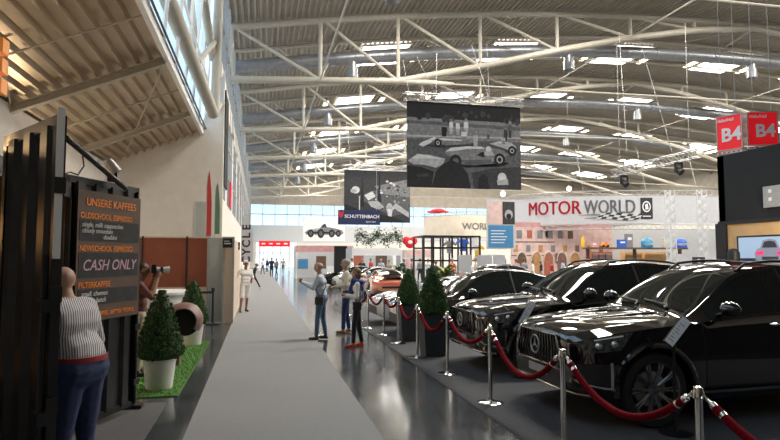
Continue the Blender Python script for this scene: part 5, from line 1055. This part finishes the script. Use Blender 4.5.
# pylons
for i, (u0, u1) in enumerate(((459, 471), (478, 492), (494, 505))):
    def pyl(root, o, w, h): part('pink_band', MB('pink').box(o + V((0, -.01, h * .45)), o + V((w, 0, h * .55))), root)
    a, b = at(u0, 255, 27), at(u1, 255, 27); o = V((a.x, 27, 0)); root = thing('pylon', '%s white pylon with pink band behind the black fastback car' % ['left', 'middle', 'right'][i], 'pylon', (a.x, 27, 0), 0, 'white pylons'); part('panel', MB('fabric_white').box(o, V((b.x, 27.12, a.z))), root)
    pyl(root, o, b.x - a.x, a.z)
# yellow green palms
for i, (u, Y) in enumerate(((446, 23), (399, 35))):
    b = flo(u, 300); b = V((at(u, 265, Y).x, Y, 0)); root = thing('potted_palm', ['yellow green potted palm behind the black fastback car', 'green potted palm beside the white stand'][i], 'potted palm', b); part('pot', MB('pot_grey').lathe([(.01, 0), (.22, 0), (.28, .5), (.25, .5), (.01, .45)], b, 18), root); part('trunk', MB('bark').tube([b + Z1 * .4, b + Z1 * 1.1], .05, 8), root)
    mb = MB('leaf_yellow' if i == 0 else 'leaf'); rn = random.Random(i)
    for k in range(34):
        a = rn.random() * 6.28; l = rn.uniform(.5, .9); st = b + Z1 * rn.uniform(.9, 1.2); e = rn.uniform(.5, 1.3); pts = [st + V((math.cos(a) * l * t, math.sin(a) * l * t, l * (e * t - .75 * t * t))) for t in (0, .33, .66, 1)]; s = V((-math.sin(a), math.cos(a), 0))
        for q in range(3):
            wq = (.05, .09, .07, .01); mb.add([pts[q] - s * wq[q], pts[q] + s * wq[q], pts[q + 1] + s * wq[q + 1], pts[q + 1] - s * wq[q + 1]], [(0, 1, 2, 3)])
    part('fronds', mb, root)
# ================================================================== MOTORWORLD RING
RC = at(648, 225, 43); RX, RY = 13.0, 7.5; cyR = 43.5
zt1 = at(590, 194, 36.5).z; zb1 = at(590, 222.5, 36.5).z
root, P = arc_banner('ring_banner', 'large round white ring banner reading MOTORWORLD in red and grey', RC.x, cyR, RX, RY, zb1, zt1, -1.5, 1.5, 'fabric_white', 56)
# angle on the ring seen at pixel u: solve numerically
def ring_t(u):
    lo, hi = -1.4, 1.4
    for _ in range(40):
        m = (lo + hi) / 2; p = P(m) - V((0, 0, 0)); x = p.dot(RT) ; dpt = V((p.x, p.y, 0)).dot(FW); uu = U0 + F * x / dpt
        if uu < u: lo = m
        else: hi = m
    return lo
def ring_text(mat_, s, u0, u1, size, zc, bold=.03, italic=0):
    t0, t1 = ring_t(u0), ring_t(u1); mb = MB(mat_); mb.text(s, 1, V(), X1, Z1, 'LEFT', bold=bold); xs = [p.x for p in mb.v]; x0, x1 = min(xs), max(xs); ys = [p.z for p in mb.v]
    vs = []; nrm = size / (max(ys) - min(ys)); my = (max(ys) + min(ys)) / 2
    for p in mb.v: t = t0 + (t1 - t0) * (p.x - x0) / (x1 - x0); vs.append(P(t, 1.004) + Z1 * (zc + (p.z - my) * nrm))
    mb.v = vs; return mb
zc = at(584, 205, 36.5).z
for nm_, m_, s_, ua, ub in (('red_lettering', 'letter_red', 'MOTOR', 530, 583), ('grey_lettering', 'letter_grey', 'WORLD', 585, 637)):
    q0 = ring_text(m_, s_, ua, ub - .7, 1.0, zc, .0)
    for du in (.35, .7): q1 = ring_text(m_, s_, ua + du, ub - .7 + du, 1.0, zc, .0); q0.add([p + Y1 * .004 * du for p in q1.v], q1.f)
    part(nm_, q0, root)
mb = MB(); tS = lambda u, z, k=1.005: P(ring_t(u), k) + Z1 * z
hR = zt1 - zb1
mb.use('letter_grey').add([tS(u, zb1 + hR * z) for u, z in ((578, .30), (594, .36), (612, .33), (600, .29), (590, .31))], [(0, 1, 2, 3, 4)])
mb.use('letter_grey').add([tS(u, zb1 + hR * z) for u, z in ((584, .20), (596, .24), (606, .21), (596, .18))], [(0, 1, 2, 3)])
for r_ in range(3):
    for c_ in range(8):
        q = [(596 + 5.4 * (c_ + a) + 2.2 * (r_ + b), .14 + .075 * (r_ + b) + .035 * math.sin((c_ + a) * .8) ) for a, b in ((0, 0), (1, 0), (1, 1), (0, 1))]
        mb.use('letter_black' if (r_ + c_) % 2 else 'offwhite').add([tS(u, zb1 + hR * z, 1.006) for u, z in q], [(0, 1, 2, 3)])
part('chequered_flag', mb, root, smooth=None)
mb = MB('letter_black'); mb.add([tS(u, zb1 + hR * z) for u, z in ((642, .16), (654, .16), (654, .92), (642, .92))], [(0, 1, 2, 3)]); mb.use('letter_white')
rim_ = [(648 + 4.2 * math.cos(t), .60 + .2 * math.sin(t)) for t in [6.283 * i / 24 for i in range(25)]]; inn = [(648 + 3.2 * math.cos(t), .60 + .155 * math.sin(t)) for t in [6.283 * i / 24 for i in range(25)]]
mb.add([tS(u, zb1 + hR * z, 1.008) for u, z in rim_ + inn], [(i, i + 1, 26 + i, 25 + i) for i in range(24)]); mb.add([tS(u, zb1 + hR * z, 1.008) for u, z in ((647, .48), (650, .52), (649, .72), (646.5, .66))], [(0, 1, 2, 3)]); mb.add([tS(u, zb1 + hR * z, 1.008) for u, z in ((644, .24), (652, .24), (652, .27), (644, .27))], [(0, 1, 2, 3)])
part('emblem', mb, root, smooth=None)
for u in (520, 585, 648, 700): p = P(ring_t(u)); part('wire', MB('grey_metal').tube([p + Z1 * (zt1 + .3), p + V((0, 1, 10))], .018, 5), root)
# mural facade under the ring
def facade(root, o, w, h):
    mb = MB(); rn = random.Random(8); lay = 0
    def R(m, x0, z0, x1, z1, k):
        mb.use(m).box(o + V((w * x0, -.01 * k, h * z0)), o + V((w * x1, 0, h * z1)))
    for i in range(14): x = rn.random() * .92; z = rn.random() * .85; R(rn.choice(['pink', 'pink_light', 'cream_wall', 'mauve', 'pink_light']), x, z, x + .05 + rn.random() * .05, z + .08 + rn.random() * .08, 1)
    R('pink', 0, .93, 1, 1, 1.5); R('wood_dark', 0, .70, .42, .715, 2); R('wood_dark', 0, .5, .36, .512, 2)
    for i, x in enumerate((.05, .19, .31, .44, .57)):
        pts = ell(x + .045, .42, .045, .12, 12, 0, math.pi); pts = [(x + .09, 0)] + pts + [(x, 0)]; mb.use(['wood_dark', 'wood', 'terracotta', 'mauve', 'wood'][i]).prism([(a * w, b * h) for a, b in pts], o, X1, Z1, -Y1, .03)
        mb.use('cream_wall').tube([o + V((a * w, -.03, b * h)) for a, b in ell(x + .045, .42, .05, .14, 12, 0, math.pi)], .05, 6)
    for i in range(8): x = .02 + i * .12; R(rn.choice(['terracotta', 'mauve', 'letter_grey', 'wood']), x, .56, x + .04, .66, 2)
    for i in range(6): x = .05 + i * .1; R(rn.choice(['letter_grey', 'wood_dark', 'terracotta']), x, .76, x + .05, .88, 2)
    part('printed_mural', mb, root, smooth=None)
root, o, w, h = flat('mural_wall', 'pink printed house facade wall with arches below the ring banner', 'mural wall', 512, 223.5, 612, 290, 40, 'pink_light', facade, .15)
flat('white_back_wall', 'pale grey stand wall under the right half of the ring banner', 'stand wall', 610, 230, 722, 290, 41, 'offwhite', None, .15)
a, b = at(588, 248, 36), at(686, 247, 36); a.z = b.z = (a.z + b.z) / 2
root = thing('display_shelf', 'long brown shelf carrying helmets and goods below the ring banner', 'shelf', ((a.x + b.x) / 2, 36, 0)); part('board', MB('wood_dark').box((a.x, 35.8, a.z - .12), (b.x, 36.7, a.z)), root)
for x in (a.x + .2, (a.x + b.x) / 2, b.x - .2): part('leg', MB('wood_dark').box((x - .08, 36.3, 0), (x + .08, 36.5, a.z - .12)), root)
zs = a.z
def on_shelf(u): return V((at(u, 247, 36.1).x, 36.1, zs))
for u, lab, m in ((647, 'large blue helmet on the brown shelf, left of the pair', 'teal'), (681, 'large bright blue helmet on the brown shelf, right of the pair', 'blue_bright')):
    p = on_shelf(u); root = thing('helmet', lab, 'helmet', p, 0, 'blue helmets'); mb = MB(m); mb.ball(p + Z1 * .30, (.40, .42, .40), 20, lambda q, p=p: q.z > p.z + .02 and not (q.y < p.y - .18 and p.z + .12 < q.z < p.z + .32)); part('shell', mb, root); part('visor', MB('letter_white').ball(p + Z1 * .26, (.38, .40, .2), 16), root); part('chin_bar', MB(m).lathe([(.40, 0), (.41, .12), (.36, .12), (.36, 0)], p, 20), root)
for u, m, hh, ww, lab, nm in ((583, 'yellow', .85, .28, 'yellow bottle shaped object on the brown shelf', 'bottle'), (622, 'blue_bright', .55, .62, 'blue box on the brown shelf', 'box'), (605, 'orange', .5, .5, 'orange and red toy car on the brown shelf', 'toy'), (629, 'letter_grey', .95, .5, 'dark poster board standing on the brown shelf', 'poster'), (664, 'bone', .7, .4, 'beige figure standing between the two helmets on the shelf', 'figurine'), (594, 'pink', .35, .4, 'pink parcel on the brown shelf', 'parcel')):
    p = on_shelf(u); mb = MB(m)
    if nm == 'bottle': mb.lathe([(.01, 0), (ww / 2, 0), (ww / 2, .55), (.06, .68), (.06, hh), (.01, hh)], p, 16)
    elif nm == 'figurine': mb.tube([p, p + Z1 * .2, p + V((.05, 0, .45)), p + V((-.05, 0, .55))], [.1, .14, .13, .07], 10); mb.ball(p + V((-.05, 0, .62)), .09, 10); mb.tube([p + V((.1, 0, .45)), p + V((.3, 0, .6))], .05, 8)
    elif nm == 'toy':
        mb.prism([(-.3, .08), (.3, .08), (.3, .2), (.16, .22), (.08, .36), (-.1, .36), (-.2, .22), (-.3, .2)], p - Y1 * .1, X1, Z1, Y1, .25); mb.use('black')
        for x in (-.17, .17): mb.lathe([(.01, -.02), (.09, -.02), (.09, .28), (.01, .28)], p + V((x, -.1, .09)), 12, (0, 1, 0))
    else: mb.box(p + V((-ww / 2, -.1, 0)), p + V((ww / 2, .15, hh))); mb.use('letter_white').box(p + V((-ww * .3, -.105, hh * .55)), p + V((ww * .3, -.1, hh * .75)))
    tag(solo(nm, mb), lab, nm)
for u0, u1, m, lab in ((592, 612, 'terracotta', 'red and pink goods display under the left end of the brown shelf'), (625, 642, 'wood_light', 'beige lit cabinet under the middle of the brown shelf'), (645, 668, 'wood_light', 'wide beige lit cabinet under the right end of the brown shelf')):
    a, b = at(u0, 252, 37), at(u1, 252, 37); root = thing('display_cabinet', lab, 'cabinet', ((a.x + b.x) / 2, 37, 0)); part('body', MB(m).box((a.x, 37, 0), (b.x, 37.6, a.z)), root)
    for k in range(3): part('door', MB('pink_light' if m != 'wood_light' else 'wood_light').box((a.x + (b.x - a.x) * (k / 3 + .03), 36.97, .1), (a.x + (b.x - a.x) * (k / 3 + .30), 37, a.z - .12)), root)
flat('glass_panel_wall', 'pale bluish panel wall behind the small dark plaque', 'panel wall', 678, 254, 718, 290, 34, 'fabric_white', None, .1)
def plq(root, o, w, h): part('symbol', MB('letter_white').lathe([(.10, 0), (.13, 0), (.13, .01), (.10, .01)], o + V((w / 2, -.012, h * .6)), 18, (0, 1, 0)), root)
flat('plaque', 'small dark plaque with white round symbol above the nearest SUV roof', 'plaque', 693, 257, 705, 267, 30, 'letter_black', plq)
for i, u in enumerate((671.5, 703.5)):
    p = at(u, 250, 33); t = MB('offwhite'); lattice(t, (p.x, 33, 0), (p.x, 33, at(u, 190, 33).z), .42, 20, .035, up=X1); tag(solo('truss_column', t), ['white lattice truss column left of the black stand, the farther left', 'white lattice truss column closest to the black stand'][i], 'truss column')
p = at(590, 244, 33); 
a, b = at(612, 174, 30), at(699, 153, 26); t = MB('grey_metal'); lattice(t, a, b, .42, 18, .035); o = tag(solo('lighting_truss', t), 'slanted grey lattice lighting truss hanging above the ring banner', 'lighting truss')
for i, (k, lab) in enumerate(((.15, 'dark moving head lamp at the left end of the lighting truss'), (.78, 'dark moving head lamp at the right end of the lighting truss'))):
    p = a.lerp(b, k) - Z1 * .25; root = thing('stage_lamp', lab, 'stage lamp', p); mb = MB('black'); mb.box(p + V((-.16, -.16, -.12)), p + V((.16, .16, 0))); mb.box(p + V((-.24, -.05, -.5)), p + V((-.18, .05, -.1))); mb.box(p + V((.18, -.05, -.5)), p + V((.24, .05, -.1))); part('yoke', mb, root); part('head', MB('black').lathe([(.01, -.2), (.15, -.2), (.18, .1), (.19, .2), (.01, .2)], p - Z1 * .45, 16, (.2, -.6, -.5)), root)
for x in (a.lerp(b, .1), a.lerp(b, .9)): tag(solo('hanging_wire', MB('grey_metal').tube([x, x + V((0, 0, 14.5 - x.z))], .014, 5)), 'thin steel wire carrying one end of the slanted lighting truss', 'wire', 'wires of the lighting truss')
# long hanging wires from the roof
for i, (u0, v0, u1, v1, Y) in enumerate(((619, 32, 627, 152, 33), (639, 38, 672, 152, 33))):
    tag(solo('hanging_wire', MB('grey_metal').tube([at(u0, v0, Y), at(u1, v1, Y)], .02, 5)), ['thin vertical wire left of the slanted wire in front of the roof', 'thin slanted wire hanging from the roof tube'][i], 'wire')
for i, (u, v, Y) in enumerate(((569, 189, 38), (503, 194, 36), (448, 186, 50))):
    p = at(u, v, Y); root = thing('work_lamp', '%s small bright white lamp hanging above the ring banner' % ['right', 'middle', 'left'][i], 'lamp', p); part('bulb', MB('hot').ball(p, .16, 12), root); part('shade', MB('grey_metal').lathe([(.2, .06), (.12, .2), (.02, .25)], p, 14), root); part('wire', MB('grey_metal').tube([p + Z1 * .2, p + Z1 * 7], .012, 5), root)
# ================================================================== CROWD
tops = [('white_cloth', 'white'), ('dark_pants', 'black'), ('red_cloth', 'red'), ('blue_shirt', 'pale blue'), ('beige_cloth', 'beige'), ('navy', 'navy'), ('pink_cloth', 'pink'), ('grey_cloth', 'grey')]
bots = [('dark_pants', 'black'), ('jeans', 'denim'), ('beige_cloth', 'beige')]
where = ['left of the garland', 'under the garland', 'behind the copper sports car', 'beside the black scaffold frame', 'in front of the pink mural', 'before the white pylons']
rn = random.Random(21); k = 0
for u in (352, 362, 371, 381, 389, 404, 412, 420, 428, 436, 452, 470, 476, 505, 516, 524, 533, 541, 552, 563):
    Y = rn.uniform(39, 41.5) if u < 432 else rn.uniform(29, 34) if u < 500 else rn.uniform(30, 38); p = at(u, 260, Y); st, sn = tops[k % 8]; pt_, pn = bots[(k // 8) % 3]
    w_ = where[0] if u < 356 else where[1] if u < 402 else where[2] if u < 424 else where[3] if u < 460 else where[5] if u < 510 else where[4]
    person('distant visitor in %s top and %s trousers standing %s' % (sn, pn, w_), (p.x, Y, 0), rn.uniform(0, 6.28), rn.uniform(1.6, 1.85), dict(shirt=st, pants=pt_, shoes='leather', skin=rn.choice(['skin', 'skin', 'skin_tan'])), dict(feet=((-.1, rn.uniform(-.1, .15)), (.1, rn.uniform(-.15, .1)))), .034, 'distant visitors among the stands', (rn.choice(['hair_brown', 'hair_black', 'hair_grey']), 'short'))
    k += 1
# ================================================================== LIGHT
sc = bpy.context.scene
w = bpy.data.worlds.new('sky'); sc.world = w; w.use_nodes = True; nt = w.node_tree; bg = nt.nodes['Background']
tc = nt.nodes.new('ShaderNodeTexCoord'); sp = nt.nodes.new('ShaderNodeSeparateXYZ'); cr = nt.nodes.new('ShaderNodeValToRGB')
nt.links.new(tc.outputs['Generated'], sp.inputs[0]); nt.links.new(sp.outputs['Z'], cr.inputs[0]); nt.links.new(cr.outputs[0], bg.inputs['Color'])
cr.color_ramp.elements[0].color = (1, 1, 1, 1); cr.color_ramp.elements[1].color = (.6, .8, 1, 1); cr.color_ramp.elements[1].position = .6
e = cr.color_ramp.elements.new(.08); e.color = (.62, .84, 1, 1)
bg.inputs['Strength'].default_value = 1.7
sc.view_settings.view_transform = 'Standard'; sc.view_settings.look = 'None'; sc.view_settings.gamma = 1; sc.view_settings.use_curve_mapping = False
sc.view_settings.exposure = 0.08
sc.cycles.max_bounces = 8; sc.cycles.diffuse_bounces = 4; sc.cycles.glossy_bounces = 4; sc.cycles.transparent_max_bounces = 12; sc.cycles.sample_clamp_indirect = 6
